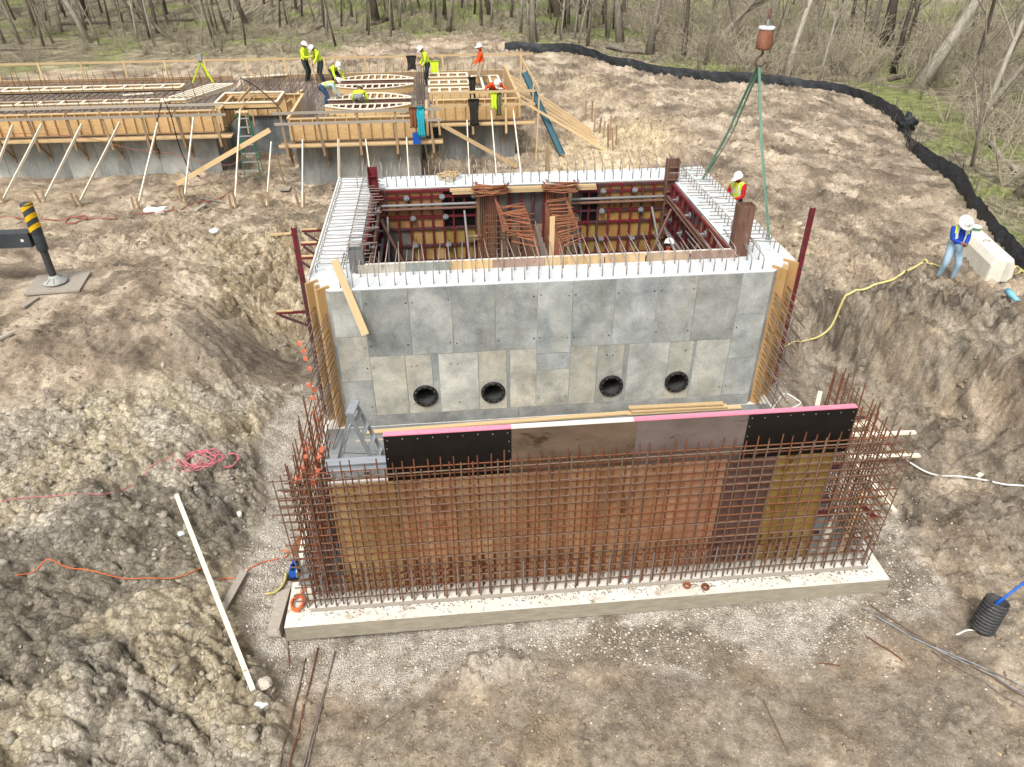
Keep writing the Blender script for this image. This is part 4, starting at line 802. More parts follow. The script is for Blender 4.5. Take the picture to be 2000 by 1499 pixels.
# aluminium step ladder between cage and tank
A_, B_ = at(657, 800, 2.2), None
def step_ladder(name, base, h, w, spread, rz, rail_mat, step_mat, label, n=6, top_mat=None, rear_steps=False):
    t = thing(name, base, label, 'ladder'); Rz = Matrix.Rotation(rz, 3, 'Z'); P = lambda x, y, z: Vector(base)+Rz @ Vector((x, y, z))
    for s in (-1, 1):
        beam('rail', P(s*w/2, -spread/2, 0), P(s*w*.33, 0, h), .03, .075, rail_mat, t, up=Rz @ Vector((0, 1, .2))); beam('rear_rail', P(s*w/2*.95, spread/2, 0), P(s*w*.30, .03, h*.98), .025, .05, rail_mat, t, up=Rz @ Vector((0, 1, -.2)))
        beam('spreader', P(s*w*.43, -spread*.28, h*.45), P(s*w*.42, spread*.28, h*.45), .01, .02, 'galv', t)
    for k in range(1, n+1):
        f = k/(n+.7); ww = w/2*(1-f)+w*.33*f; beam('step', P(-ww, -spread/2*(1-f), h*f), P(ww, -spread/2*(1-f), h*f), .085, .03, step_mat, t, up=(0, 0, 1))
        if rear_steps or k % 2 == 0:
            ww2 = (w/2*.95)*(1-f)+w*.30*f; beam('rear_brace', P(-ww2, spread/2*(1-f)+.02, h*f*.98), P(ww2, spread/2*(1-f)+.02, h*f*.98), .03, .025, step_mat, t)
    boxm = beam('top_cap', P(-w*.36, 0, h+.02), P(w*.36, 0, h+.02), .16, .05, top_mat or rail_mat, t)
    return t
step_ladder('step_ladder', (.58, -2.6, 0), 2.35, .62, 1.5, R(80), 'aluminium', 'aluminium', 'aluminium step ladder standing between the cage and tank', 7, rear_steps=True)
# aluminium walkway beam behind the form
wb = thing('walkway_beam', (.8, -4.3, 2.3), 'aluminium beam lying level at the form left end', 'beam')
boxo('flange', .28, 3.2, -4.40, -4.22, 2.45, 2.475, 'aluminium', wb); boxo('web', .28, 3.2, -4.325, -4.295, 2.305, 2.449, 'aluminium', wb); boxo('flange', .28, 3.2, -4.40, -4.22, 2.28, 2.303, 'aluminium', wb); boxo('post', .9, .98, -4.35, -4.27, .01, 2.279, 'steel_grey', wb)
# timbers on the slab behind the form
for k, (p, q, lab) in enumerate((((700, 846), (1235, 806), 'long pale timber lying at the foot of the tank wall'), ((1228, 797), (1412, 788), 'topmost pale board of the timber pile by the tank'), ((1232, 803), (1420, 793), 'middle board of the timber pile by the tank'), ((1225, 808), (1447, 795), 'lowest board of the timber pile by the tank'))):
    z = .05 if k == 0 else .22-.07*k; a, c = at(*p, z+(.05 if k else 0)), at(*q, z+(.05 if k else 0)); beam('timber_board', a, c, .12, .04, 'pine', None, label=lab, cat='timber')
# lumber and steel to the right of the cage
for (p, q, z, w_, lab, m_) in (((1640, 850), (1788, 845), .3, .1, 'upper pale board poking out right of the cage', 'pine_pale'), ((1660, 893), (1796, 890), .1, .1, 'lower pale board poking out right of the cage', 'pine_pale'), ((1640, 868), (1748, 1000), .0, .1, 'pale board slanting towards the gravel right of cage', 'pine_pale'), ((1596, 792), (1602, 766), .6, .1, 'short pale board end standing up behind black form panel', 'pine_pale'), ((1640, 836), (1700, 826), .5, .1, 'stubby pale board behind the form right end', 'pine_pale'), ((1645, 820), (1690, 815), .7, .07, 'dull steel tube end behind the form right end', 'maroon_dull'), ((1590, 1005), (1625, 1003), .75, .12, 'short red steel piece at the form right foot', 'maroon'), ((1680, 985), (1710, 1012), .7, .1, 'red steel piece slanting outside the cage right side', 'maroon'), ((1600, 1080), (1660, 940), .0, .1, 'pale timber lying on the slab inside the cage right end', 'pine_pale'), ((1640, 1080), (1690, 960), .0, .1, 'second pale timber on the slab inside the cage right end', 'pine')):
    a, c = at(*p, z+.05), at(*q, z+.05); beam('timber_board' if 'pine' in m_ else 'steel_section', a, c, w_, .05, m_, None, label=lab, cat='timber' if 'pine' in m_ else 'steel')

# clippings, mud and dead leaves swept against the cage foot
fl = MB()
for k in range(1100):
    x = U(-.4, 10.0); y = -5.28-abs(random.gauss(0, .10)) if random.random() < .8 else U(-5.6, -4.9); a = U(0, 3.14); l_ = U(.008, .03); wv = U(.002, .006); c_, n_ = math.cos(a), math.sin(a)
    if y < -5.62: continue
    fl.add([(x-c_*l_-n_*wv, y-n_*l_+c_*wv, .006), (x+c_*l_-n_*wv, y+n_*l_+c_*wv, .006), (x+c_*l_+n_*wv, y+n_*l_-c_*wv, .012), (x-c_*l_+n_*wv, y-n_*l_-c_*wv, .012)], [(0, 1, 2, 3)])
fl.build('clippings', 'flecks', None, label='dark clippings and leaves scattered along the cage foot', cat='litter', kind='stuff')
# ------------------------------------------------------------------ works behind: concrete chambers under a timber deck
ZD = 2.62                                                    # underside of the deck
ch = thing('concrete_chamber', (-5, 20, .8), 'grey concrete chamber walls under the timber forms behind', 'building')
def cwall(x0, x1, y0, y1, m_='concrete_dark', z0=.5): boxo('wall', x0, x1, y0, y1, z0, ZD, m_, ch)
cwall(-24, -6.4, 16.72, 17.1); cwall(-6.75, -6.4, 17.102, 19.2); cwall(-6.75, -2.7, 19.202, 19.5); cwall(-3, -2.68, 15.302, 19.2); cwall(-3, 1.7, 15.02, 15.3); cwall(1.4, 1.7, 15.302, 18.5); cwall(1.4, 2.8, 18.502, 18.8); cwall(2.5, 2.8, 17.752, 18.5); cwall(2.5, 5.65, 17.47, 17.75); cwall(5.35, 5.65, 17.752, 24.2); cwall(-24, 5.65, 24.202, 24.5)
for i in range(15):                                          # lifts cast board by board
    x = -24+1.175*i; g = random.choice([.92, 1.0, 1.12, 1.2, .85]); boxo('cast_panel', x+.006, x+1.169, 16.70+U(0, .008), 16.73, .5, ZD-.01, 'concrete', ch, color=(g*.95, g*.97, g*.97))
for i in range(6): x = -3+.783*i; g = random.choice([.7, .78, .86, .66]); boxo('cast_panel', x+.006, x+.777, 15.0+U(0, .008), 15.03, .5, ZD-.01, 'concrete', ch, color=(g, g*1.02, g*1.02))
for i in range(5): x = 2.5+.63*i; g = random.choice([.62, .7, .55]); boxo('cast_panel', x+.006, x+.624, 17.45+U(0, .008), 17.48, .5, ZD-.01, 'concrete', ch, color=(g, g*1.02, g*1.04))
for (x0, x1, y0, y1) in ((-24, -6.4, 16.75, 24.45), (-6.398, 1.68, 19.3, 24.45), (-2.98, 1.68, 15.1, 19.298), (1.682, 5.6, 17.5, 24.45)): boxo('deck_sheet', x0, x1, y0, y1, ZD+.002, ZD+.03, 'pine_grey', ch)

def edge_form(P, Q, nrm, label, z0=2.6, z1=3.46, ply='ply_form', step=.42):
    """plywood edge form with studs outside, between P and Q (x, y), nrm outward"""
    P, Q, nrm = Vector((*P, 0)), Vector((*Q, 0)), Vector((*nrm, 0)); L_ = (Q-P).length; d = (Q-P)/L_; t = thing('edge_form', ((P+Q)/2)+V(0, 0, z0), label, 'formwork')
    k = max(1, round(L_/1.22))
    for i in range(k): a, c = P+d*(L_*i/k+.004), P+d*(L_*(i+1)/k-.004); beam('plywood_panel', a+nrm*.03+V(0, 0, (z0+z1)/2), c+nrm*.03+V(0, 0, (z0+z1)/2), .02, z1-z0, ply, t)
    for i in range(int(L_/step)+1): p = P+d*min(L_, i*step)+nrm*.085; beam('stud', p+V(0, 0, z0+.045), p+V(0, 0, z1-.045), .04, .085, 'pine', t, up=nrm)
    for z in (z0+.02, z1-.02): beam('plate', P+nrm*.085+V(0, 0, z), Q+nrm*.085+V(0, 0, z), .09, .04, 'pine' if z > 3 else 'pine_worn', t)
    return t
edge_form((-24, 16.72), (-6.1, 16.72), (0, -1), 'long plywood edge form over the left concrete wall'); edge_form((-6.1, 16.72), (-6.1, 19.1), (1, 0), 'short return edge form at the ladder recess left side', step=.5)
edge_form((-6.0, 19.2), (-3.1, 19.2), (0, -1), 'edge form across the back of the ladder recess'); edge_form((-3.05, 15.0), (1.95, 15.0), (0, -1), 'plywood edge form over the protruding middle wall'); edge_form((-3.05, 19.0), (-3.05, 15.0), (-1, 0), 'return edge form left of the protruding middle bay'); edge_form((2.3, 17.45), (5.75, 17.45), (0, -1), 'plywood edge form over the right concrete wall'); edge_form((5.75, 17.45), (5.75, 24.4), (1, 0), 'plywood edge form along the right end of the works'); edge_form((1.95, 15.1), (1.95, 17.4), (1, 0), 'return edge form right of the protruding middle bay')
edge_form((-24, 24.5), (-7.2, 24.5), (0, 1), 'far edge form behind the long left bay', 2.85, 3.2, 'pine_worn'); edge_form((-6.6, 24.5), (5.75, 24.5), (0, 1), 'far edge form behind the arched forms', 2.85, 3.2, 'pine_worn')

def walkway(P, Q, nrm, label, wd=.62, pstep=1.36, rails=(3.8, 3.42), low=2.2, planks=True, brackets=True, mat='pine_worn', first=.3):
    P, Q, nrm = Vector((*P, 0)), Vector((*Q, 0)), Vector((*nrm, 0)); L_ = (Q-P).length; d = (Q-P)/L_; t = thing('timber_walkway', (P+Q)/2+nrm*wd/2+V(0, 0, 2.5), label, 'walkway')
    if planks:
        for j in range(2): o = nrm*(.17+wd*.5*j); beam('plank', P+o+V(0, 0, 2.535+.004*j), Q+o+V(0, 0, 2.535+.004*j), wd*.46, .045, 'pine' if j else 'pine_worn', t)
        beam('toe_board', P+nrm*(wd+.0)+V(0, 0, 2.60), Q+nrm*(wd+.0)+V(0, 0, 2.60), .035, .09, 'pine', t)
    n_ = int((L_-first)/pstep)+1
    for i in range(n_):
        p = P+d*(first+i*pstep); lean = d*U(-.12, .05)
        beam('guard_post', p+nrm*(wd+.05)+V(0, 0, low), p+lean+nrm*(wd+.08)+V(0, 0, 3.86), .085, .04, mat, t, up=nrm)
        if brackets:
            beam('bracket', p+nrm*.02+V(0, 0, 2.47), p+nrm*wd+V(0, 0, 2.47), .04, .085, 'pine_worn', t); beam('bracket', p+nrm*.05+V(0, 0, 1.85), p+nrm*(wd-.05)+V(0, 0, 2.42), .04, .085, 'pine_worn', t); beam('bracket', p+nrm*.022+V(0, 0, 1.65), p+nrm*.022+V(0, 0, 2.42), .08, .04, 'pine_worn', t, up=nrm)
    for z in rails: beam('guard_rail', P+nrm*(wd+.105)+V(0, 0, z), Q+nrm*(wd+.105)+V(0, 0, z), .04, .09, 'pine_grey' if mat == 'pine_worn' else 'pine', t)
    return t
walkway((-24, 16.7), (-5.6, 16.7), (0, -1), 'timber walkway with guard rails along the left wall')
walkway((-3.5, 15.0), (2.6, 15.0), (0, -1), 'timber walkway with guard rails around the middle bay')
walkway((2.2, 17.45), (6.4, 17.45), (0, -1), 'timber walkway with guard rails along the right wall', mat='pine', rails=(3.85, 3.35))
walkway((-24, 24.55), (7.3, 24.55), (0, 1), 'far timber guard rail behind the whole works', .5, 1.9, (3.8,), 2.5, False, False, 'pine')
walkway((5.8, 24.6), (5.8, 17.2), (1, 0), 'timber guard rail along the right end of the works', .7, 1.8, (3.8,), 2.5, False, False, 'pine', .4)
walkway((-5.4, 19.0), (-5.4, 16.6), (1, 0), 'short sloping guard rail beside the ladder', .1, 1.2, (3.75, 3.4), 2.3, False, False, 'pine', .3)

# braces to the ground with stakes
ORD = ['first', 'second', 'third', 'fourth', 'fifth', 'sixth', 'seventh', 'eighth', 'ninth', 'tenth', 'eleventh', 'twelfth']
BR = [((25, 245), (-30, 398), 16.0), ((82, 243), (5, 400), 16.0), ((160, 243), (88, 402), 16.0), ((234, 240), (157, 412), 16.0), ((309, 237), (270, 412), 16.0), ((378, 230), (362, 402), 16.0), ((469, 215), (458, 403), 16.0), ((530, 278), (520, 398), 14.4), ((591, 274), (591, 407), 14.4), ((661, 272), (662, 365), 14.4), ((714, 272), (727, 372), 14.4), ((794, 268), (800, 370), 14.4)]
def stake(p, label=None, h=.55, group=None, rz=0):
    t = MB(); t.prism([(-.035, -.02), (.035, -.02), (.035, .02), (-.035, .02)], -.25, h); t.add([], []) if False else None
    o = t.build('timber_stake', 'pine_worn', None, label=label, cat='stake', group=group); o.matrix_basis = Matrix.Translation(Vector(p)+V(0, 0, h/2-.125)) @ Euler((U(-.15, .1), U(-.12, .12), rz)).to_matrix().to_4x4(); return o
for i, (tp, ft, Y) in enumerate(BR):
    f = at(*ft, 1.05); f.z = gz(f.x, f.y)+.03; a = atY(*tp, Y)
    beam('timber_brace', a, f, .04, .09, 'pine_pale', None, label='pale timber brace propping the walkway, %s from the left edge' % ORD[i], cat='brace', group='braces under the walkway')
    if i < 9:
        for dx in (-.10, .07): stake((f.x+dx, f.y-.06+U(-.04, .04), f.z-.03), 'short stake at the %s side of the %s walkway brace foot' % ('left' if dx < 0 else 'right', ORD[i]), U(.4, .6), 'stakes at the brace feet', U(-.4, .4))
BR2 = [((912, 236), (917, 350), 16.9), ((959, 214), (970, 352), 16.9), ((1002, 214), (1018, 345), 16.9)]
for i, (tp, ft, Y) in enumerate(BR2):
    f = at(*ft, 1.05); beam('timber_brace', atY(*tp, Y), f, .04, .09, 'pine_pale', None, label='pale timber brace under the right walkway, %s from the middle bay' % ORD[i], cat='brace', group='braces under the walkway')
beam('timber_post', atY(1053, 186, 16.6), at(1046, 320, 1.05), .05, .09, 'pine', None, up=(0, 1, 0), label='tall post carrying the right walkway outer corner', cat='post')
for k, (p, q, z1, lab) in enumerate((((540, 300), (556, 366), 14.5, 'worn post under the middle walkway left end'), ((830, 280), (842, 345), 14.5, 'worn post under the middle walkway right end'), ((858, 275), (862, 345), 14.5, 'thin second post under the middle walkway right end'))): beam('timber_post', atY(*p, z1), at(q[0], q[1], 1.0), .05, .09, 'pine_worn', None, up=(0, 1, 0), label=lab, cat='post')
a, c = at(345, 360, 1.1), atY(527, 254, 14.6); beam('timber_plank', a, c, .05, .17, 'pine', None, label='long plank leaning up to the middle walkway beside the ladder', cat='plank')
a, c = atY(866, 246, 14.6), at(1010, 326, 1.1); beam('timber_plank', a, c, .05, .15, 'pine', None, label='long plank slanting down from the middle walkway right end', cat='plank')
lb = at(495, 345, 1.0); step_ladder('step_ladder', (lb.x, lb.y+.2, gz(lb.x, lb.y)), 2.45, .62, .9, R(3), 'ladder_green', 'aluminium', 'green step ladder with metal steps in the wall recess', 7, 'pine')

# ---- rebar over the deck
def deck_mat(label, x0, x1, y0, y1, sx, sy, z=2.98, m_='rebar'):
    t = thing('rebar_mat', ((x0+x1)/2, (y0+y1)/2, ZD), label, 'rebar mat')
    for x in np.arange(x0, x1, sx): bar('bar', (x, y0+U(-.05, .05), z+.02), (x+U(-.03, .03), y1+U(-.05, .05), z+.02), .016, 'rebar_grey' if random.random() < .6 else m_, t)
    for y in np.arange(y0, y1, sy): bar('bar', (x0+U(-.1, .1), y, z), (x1+U(-.1, .1), y, z), .014, 'rebar_grey', t)
    for x in np.arange(x0, x1, sx*1.6):
        for y in (y0, y1): bar('upright_bar', (x, y, z-.2), (x+U(-.03, .03), y+U(-.03, .03), z+.55+U(-.1, .1)), .012, 'rebar_grey', t)
    return t
deck_mat('rebar mat spread over the long left bay', -22, -6.9, 17.3, 24.0, .3, .22, 3.1); deck_mat('dense rebar mat over the bay behind the ladder', -6.5, -2.6, 19.6, 24.1, .22, .22, 3.1); deck_mat('rebar mat under the arched forms', -2.6, 1.6, 15.4, 24.0, .24, .22, 3.1); deck_mat('rebar mat over the right end bay', 1.9, 5.5, 17.8, 24.0, .24, .24, 3.1)
cg = thing('rebar_cage', (-2.6, 17.5, ZD), 'upright black bar cluster left of the arched forms', 'rebar cage')
for i in range(26): bar('upright_bar', (-2.75+.14*(i % 3), 16.0+.24*(i//3), ZD), (-2.75+.14*(i % 3), 16.0+.24*(i//3), 3.75+U(-.1, .15)), .014, 'rebar_grey', cg)
for z in (3.1, 3.3, 3.5): bar('tie_bar', (-2.7, 15.9, z), (-2.7, 18.0, z), .011, 'rebar_grey', cg)
cg = thing('rebar_cage', (1.8, 20, ZD), 'upright black bar column right of the arched forms', 'rebar cage')
for i in range(24): bar('upright_bar', (1.62+.1*(i % 4), 18.0+.75*(i//4), ZD), (1.62+.1*(i % 4), 18.0+.75*(i//4), 3.9+U(-.1, .15)), .016, 'rebar_grey', cg)

# ---- form boxes on the deck
def frame_box(label, x0, x1, y0, y1, z0, z1, nr, skew=0, ribm='ply_form'):
    t = thing('form_box', ((x0+x1)/2, (y0+y1)/2, z0), label, 'form box'); A = lambda x, y, z: Vector((x+skew*(y-y0)/(y1-y0), y, z))
    for y in (y0, y1): beam('side_board', A(x0, y, (z0+z1)/2), A(x1, y, (z0+z1)/2), .03, z1-z0-.05, 'ply_form', t); beam('top_rail', A(x0, y, z1), A(x1, y, z1), .10, .04, 'pine_pale', t)
    for i in range(nr+1): x = x0+(x1-x0)*i/nr; beam('rung', A(x, y0+.055, z1-.003), A(x, y1-.055, z1-.003), .10, .04, 'pine_pale', t); beam('rib', A(x, y0+.02, (z0+z1)/2-.03), A(x, y1-.02, (z0+z1)/2-.03), .03, z1-z0-.08, ribm, t)
    beam('base_strip', A(x0, y0-.05, z0+.02), A(x1, y0-.05, z0+.02), .03, .05, 'black_rubber', t)
frame_box('long pale ladder-like form box, farther of two in the left bay', -22, -8.7, 21.2, 21.9, 3.26, 3.4, 16); frame_box('long pale ladder-like form box, nearer of two in the left bay', -22, -8.5, 18.5, 19.1, 3.26, 3.4, 16)
frame_box('slanted pale form box under the tripod', -8.8, -7.8, 18.7, 21.6, 3.25, 3.42, 4, 1.3, 'pine_pale'); frame_box('small pine frame box behind the ladder', -6.3, -3.9, 17.3, 19.1, 3.3, 3.55, 1)
for i, (y0, lab) in enumerate(((22.0, 'farthest'), (20.4, 'middle'), (18.9, 'nearest'))): frame_box('pale form box %s of three in the right bay' % lab, 2.15, 3.9, y0, y0+.85, 2.98, 3.42, 4)
frame_box('tall form box beside the kneeling worker in orange', 4.1, 5.3, 19.4, 22.2, 2.98, 3.4, 3)
def arch_box(label, x0, x1, y0, bulge, depth, z0=2.98, z1=3.4, n_=18):
    t = thing('form_box', ((x0+x1)/2, y0, z0), label, 'form box'); f = lambda u, e: y0+e*bulge*(1-(2*u-1)**2)+(depth if e else 0)*(1 if bulge > 0 else -1)
    for e in (0, 1):
        b_ = MB(); tp = MB()
        for i in range(n_):
            u0, u1 = i/n_, (i+1)/n_; p, q = V(x0+(x1-x0)*u0, f(u0, e), 0), V(x0+(x1-x0)*u1, f(u1, e), 0)
            b_.beam(p+V(0, 0, (z0+z1)/2), q+V(0, 0, (z0+z1)/2), .02, z1-z0-.04); tp.beam(p+V(0, 0, z1), q+V(0, 0, z1), .09, .035)
        b_.build('curved_side' if e else 'straight_side', 'ply_form' if e else 'steel_rusty', t); tp.build('top_rail', 'pine_pale', t)
    for i in range(1, 12):
        u = i/12; x = x0+(x1-x0)*u; ya, yb = f(u, 0), f(u, 1); beam('rib', (x, ya, (z0+z1)/2), (x, yb, (z0+z1)/2), .035, z1-z0-.06, 'ply_form', t); beam('rung', (x, ya, z1-.004), (x, yb, z1-.004), .07, .03, 'pine_pale', t)
    beam('base_strip', (x0, y0-.06, z0+.03), (x1, y0-.06, z0+.03), .03, .06, 'black_rubber', t)
arch_box('farthest arched form with ribs, bulging away', -2.1, 1.45, 21.9, .9, .15); arch_box('bow shaped form curving towards the tank, behind crouching workers', -2.1, 1.45, 20.9, -.7, .15); arch_box('nearer arched form with ribs, bulging away', -2.0, 1.4, 18.1, .9, .15); arch_box('bow shaped form nearest the middle walkway', -2.0, 1.4, 17.2, -.7, .15)

# ---- tripod with survey instrument
tp_ = at(400, 160, 3.4); tz = 3.0; tr = thing('survey_tripod', (tp_.x, tp_.y, tz), 'bright yellow-green survey tripod standing on the left bay', 'tripod'); top = Vector((tp_.x, tp_.y, tz+1.25))
for a in (90, 215, 325): f = Vector((tp_.x+.55*math.cos(R(a)), tp_.y+.55*math.sin(R(a)), tz+.42)); beam('leg', top, f, .06, .05, 'tripod_green', tr); bar('foot_spike', f, f+(f-top)*.08, .02, 'galv', tr)
MB().lathe([(0, 0), (.09, 0), (.09, .03), (0, .03)], 14, top).build('head_plate', 'black_plastic', tr, True); boxo('instrument', top.x-.09, top.x+.09, top.y-.08, top.y+.08, top.z+.031, top.z+.3, 'pad_grey', tr)
# ---- clothing hung on the rails
def hang(name, px, Y, w_, h_, mat, label, cat, folds=3, over=.25):
    c = atY(*px, Y); b_ = MB(); nx_, nz_ = 10, 9; ph = U(0, 6)
    for j in range(nz_+1):
        for i in range(nx_+1):
            u = i/nx_-.5; v = j/nz_; ww = w_*(1-.25*math.sin(v*2.6)); b_.v.append((c.x+u*ww, c.y-.03-.05*v+.045*math.sin(u*folds*6.28+ph)*(.4+v), c.z-h_*v+.02*math.cos(u*9+ph)))
    for j in range(nz_):
        for i in range(nx_): k = j*(nx_+1)+i; b_.f.append((k, k+1, k+nx_+2, k+nx_+1)); b_.mi.append(0)
    o0 = len(b_.v)
    for j in (0, 1):
        for i in range(nx_+1): u = i/nx_-.5; b_.v.append((c.x+u*w_*.95, c.y+.09, c.z+.02-over*j*h_))
    for i in range(nx_): b_.f.append((i, i+1, o0+i+1, o0+i)); b_.f.append((o0+i, o0+i+1, o0+nx_+2+i, o0+nx_+1+i)); b_.mi += [0, 0]
    o = b_.build(name, mat, None, True, label=label, cat=cat); md = o.modifiers.new('s', 'SOLIDIFY'); md.thickness = .012; return o
hang('towel', (820, 210), 14.25, .34, 1.05, 'towel_teal', 'turquoise towel hanging over the middle walkway rail', 'towel'); hang('jacket', (806, 211), 14.24, .3, .7, 'cloth_brown', 'brown jacket hanging beside the turquoise towel', 'jacket', 2)
hang('work_bag', (925, 195), 16.6, .45, 1.0, 'cloth_black', 'black work harness hanging on the right walkway rail', 'harness', 4); hang('jacket', (922, 152), 17.6, .3, 1.2, 'cloth_black', 'tall black garment hanging over bar column at right', 'jacket', 2)
hang('vest', (964, 182), 16.68, .28, .6, 'hiviz', 'yellow-green vest hanging on the right walkway rail', 'vest', 2); hang('jacket', (974, 182), 16.70, .26, .85, 'cloth_olive', 'olive jacket hanging beside the yellow-green vest', 'jacket', 2)
hang('vest', (848, 120), 23.8, .45, .55, 'hiviz', 'pale green vest hanging on the far guard rail', 'vest', 2); hang('harness', (803, 110), 25.0, .5, .6, 'cloth_black', 'black harness hanging on the far guard rail', 'harness', 3)
b0 = atY(812, 245, 14.35); boxo('water_jug', b0.x-.14, b0.x+.14, b0.y-.1, b0.y+.12, 2.57, 2.95, 'blue_paint', None, label='blue cooler box on the middle walkway below towel', cat='cooler')
# ---- teal steel beam and timber shores at the right end
a, c = at(1024, 142, 3.95), at(1098, 303, 1.15); tb = thing('steel_beam', c, 'teal steel beam leaning against the right end of works', 'steel beam')
fr = frame(c-a, (1, 0, 0)); ax = (c-a).normalized(); wv = fr @ V(0, 1, 0); hv = fr @ V(0, 0, 1)
beam('web', a, c, .02, .2, 'teal_steel', tb, up=hv); beam('flange', a+hv*.112, c+hv*.112, .16, .022, 'teal_steel', tb, up=hv); beam('flange', a-hv*.112, c-hv*.112, .16, .022, 'teal_steel', tb, up=hv); beam('foot_block', c, c+ax*.35, .1, .2, 'pine_worn', tb)
for i in range(5):
    a = V(5.95, 18.6+1.1*i, 3.1+.03*i); c = at(1197-6*i, 303-9*i, 1.25); beam('timber_shore', a, c, .045, .09, 'pine', None, label='long timber shore at the right end of works, %s from the front' % ORD[i], cat='shore', group='shores at the right end')
for i, q in enumerate([(1186, 298), (1195, 302), (1202, 296), (1178, 285), (1190, 288), (1160, 268), (1142, 250), (1155, 255), (1170, 275)]):
    p = at(*q, 1.25); p.z = gz(p.x, p.y); stake(p, 'stake in the cluster holding the right end shores, %s from the front' % ORD[i], U(.6, 1.0), 'stakes at the right end', U(-.5, .5))
# hoses and cables on the works
MB().tube(curve_pts([atY(470, 152, 21), atY(500, 170, 19), atY(530, 195, 17), atY(548, 215, 15.2), atY(560, 240, 14.6)], 8), .022, 6).build('hose', 'black_rubber', None, True, label='black hose running down over the ladder recess forms', cat='hose')
MB().tube(curve_pts([atY(322, 198, 16.0), atY(335, 230, 15.9), atY(350, 285, 15.9), at(372, 335, 1.1), at(390, 345, 1.1)], 8), .022, 6).build('hose', 'black_rubber', None, True, label='black hose hanging from the left walkway to ground', cat='hose')
MB().tube(curve_pts([atY(315, 200, 15.95), atY(308, 235, 15.9), atY(304, 280, 15.8), atY(312, 300, 15.8), atY(308, 290, 15.75)], 8), .018, 6).build('cable', 'black_rubber', None, True, label='short black cable looped on the fifth brace', cat='cable')
MB().tube(curve_pts([atY(-5, 262, 15.9), atY(90, 262, 15.9), atY(180, 272, 15.9), atY(260, 292, 15.9), atY(330, 300, 15.9), atY(400, 318, 15.7), atY(450, 322, 15.5), atY(480, 300, 15.2), atY(510, 262, 14.8)], 8), .012, 6).build('air_hose', 'red_hose', None, True, label='thin red air hose strung across the braces', cat='hose')

rw = thing('rebar_row', (-14, 20.5, ZD), 'rows of rusty bars standing up among the left bay forms', 'rebar')
for y in (17.45, 18.2, 19.5, 20.9, 22.3, 23.7):
    for x in np.arange(-21.5, -7.2, .42): bar('upright_bar', (x+U(-.05, .05), y, 2.9), (x+U(-.08, .08), y+U(-.05, .05), 3.55+U(-.12, .2)), .013, 'rebar' if random.random() < .6 else 'rebar_rust', rw)
for y in (19.0, 22.6): bar('tie_bar', (-21.5, y, 3.45), (-7.2, y, 3.45), .013, 'rebar_rust', rw)
rw = thing('rebar_row', (-4.5, 22, ZD), 'dense standing bars behind the ladder recess forms', 'rebar')
for i in range(90): x, y = U(-6.3, -2.8), U(19.6, 24); bar('upright_bar', (x, y, 2.9), (x+U(-.05, .05), y, 3.45+U(-.1, .25)), .013, 'rebar' if random.random() < .6 else 'rebar_grey', rw)

for k, (p, q, lab, m_) in enumerate((((470, 152), (560, 146), 'pale plank lying on the deck left of the standing workers', 'pine_pale'), ((455, 182), (520, 178), 'short plank lying on the deck behind ladder recess', 'pine'), ((560, 200), (590, 176), 'plank leaning beside the upright bar cluster', 'pine'), ((240, 186), (300, 182), 'loose plank lying between the two long form boxes', 'pine_pale'), ((90, 184), (130, 180), 'loose plank at far left between long form boxes', 'pine_pale'), ((860, 150), (905, 146), 'plank lying across the right bay forms', 'pine'), ((690, 152), (735, 150), 'plank lying between the two farthest curved forms', 'pine_grey'))):
    beam('loose_plank', at(*p, 3.2), at(*q, 3.2), .14, .04, m_, None, label=lab, cat='plank')
# ------------------------------------------------------------------ silt fence
ctrl = [V(x, y, 0) for x, y in FENCE]; fp = curve_pts(ctrl, 14); fen = thing('silt_fence', (20, 15, 2), 'long black silt fence curving between the dirt and woods', 'fence')
b_ = MB(); nz_ = 6; hs = []
for i, p in enumerate(fp):
    tg = (fp[min(i+1, len(fp)-1)]-fp[max(i-1, 0)]).normalized(); nr = V(-tg.y, tg.x, 0); g = float(np.mean(ground_z(p.x+np.array([-.4, 0, .4, 0, 0]), p.y+np.array([0, -.4, 0, .4, 0])))); s = i*.09
    hgt_ = .62+.05*math.sin(i*.13)+.025*math.sin(i*.45)+U(-.008, .008); sag = .10*math.sin(i*.17+1)
    for j in range(nz_+1):
        v = j/nz_; off = (.03*math.sin(i*.55+v*2.2)+.02*math.sin(i*1.9+v*4))*(.3+.7*math.sin(v*math.pi))+.5*sag*v+.10*(v**2); q = p+nr*off; b_.v.append((q.x, q.y, g-.08+hgt_*v*(1-.12*v)))
for i in range(len(fp)-1):
    for j in range(nz_): k = i*(nz_+1)+j; b_.f.append((k, k+nz_+1, k+nz_+2, k+1)); b_.mi.append(0)
o = b_.build('fabric', 'fabric_black', fen); md = o.modifiers.new('s', 'SOLIDIFY'); md.thickness = .01
for i in range(6, len(fp), 26): p = fp[i]; tg = (fp[min(i+1, len(fp)-1)]-fp[i-1]).normalized(); nr = V(-tg.y, tg.x, 0); g = gz(p.x, p.y); q = p+nr*(.26 if tg.y < 0 else .26); beam('post', V(q.x, q.y, g-.2), V(q.x, q.y, g+.76), .035, .035, 'rebar_grey', fen, up=(0, 1, 0))
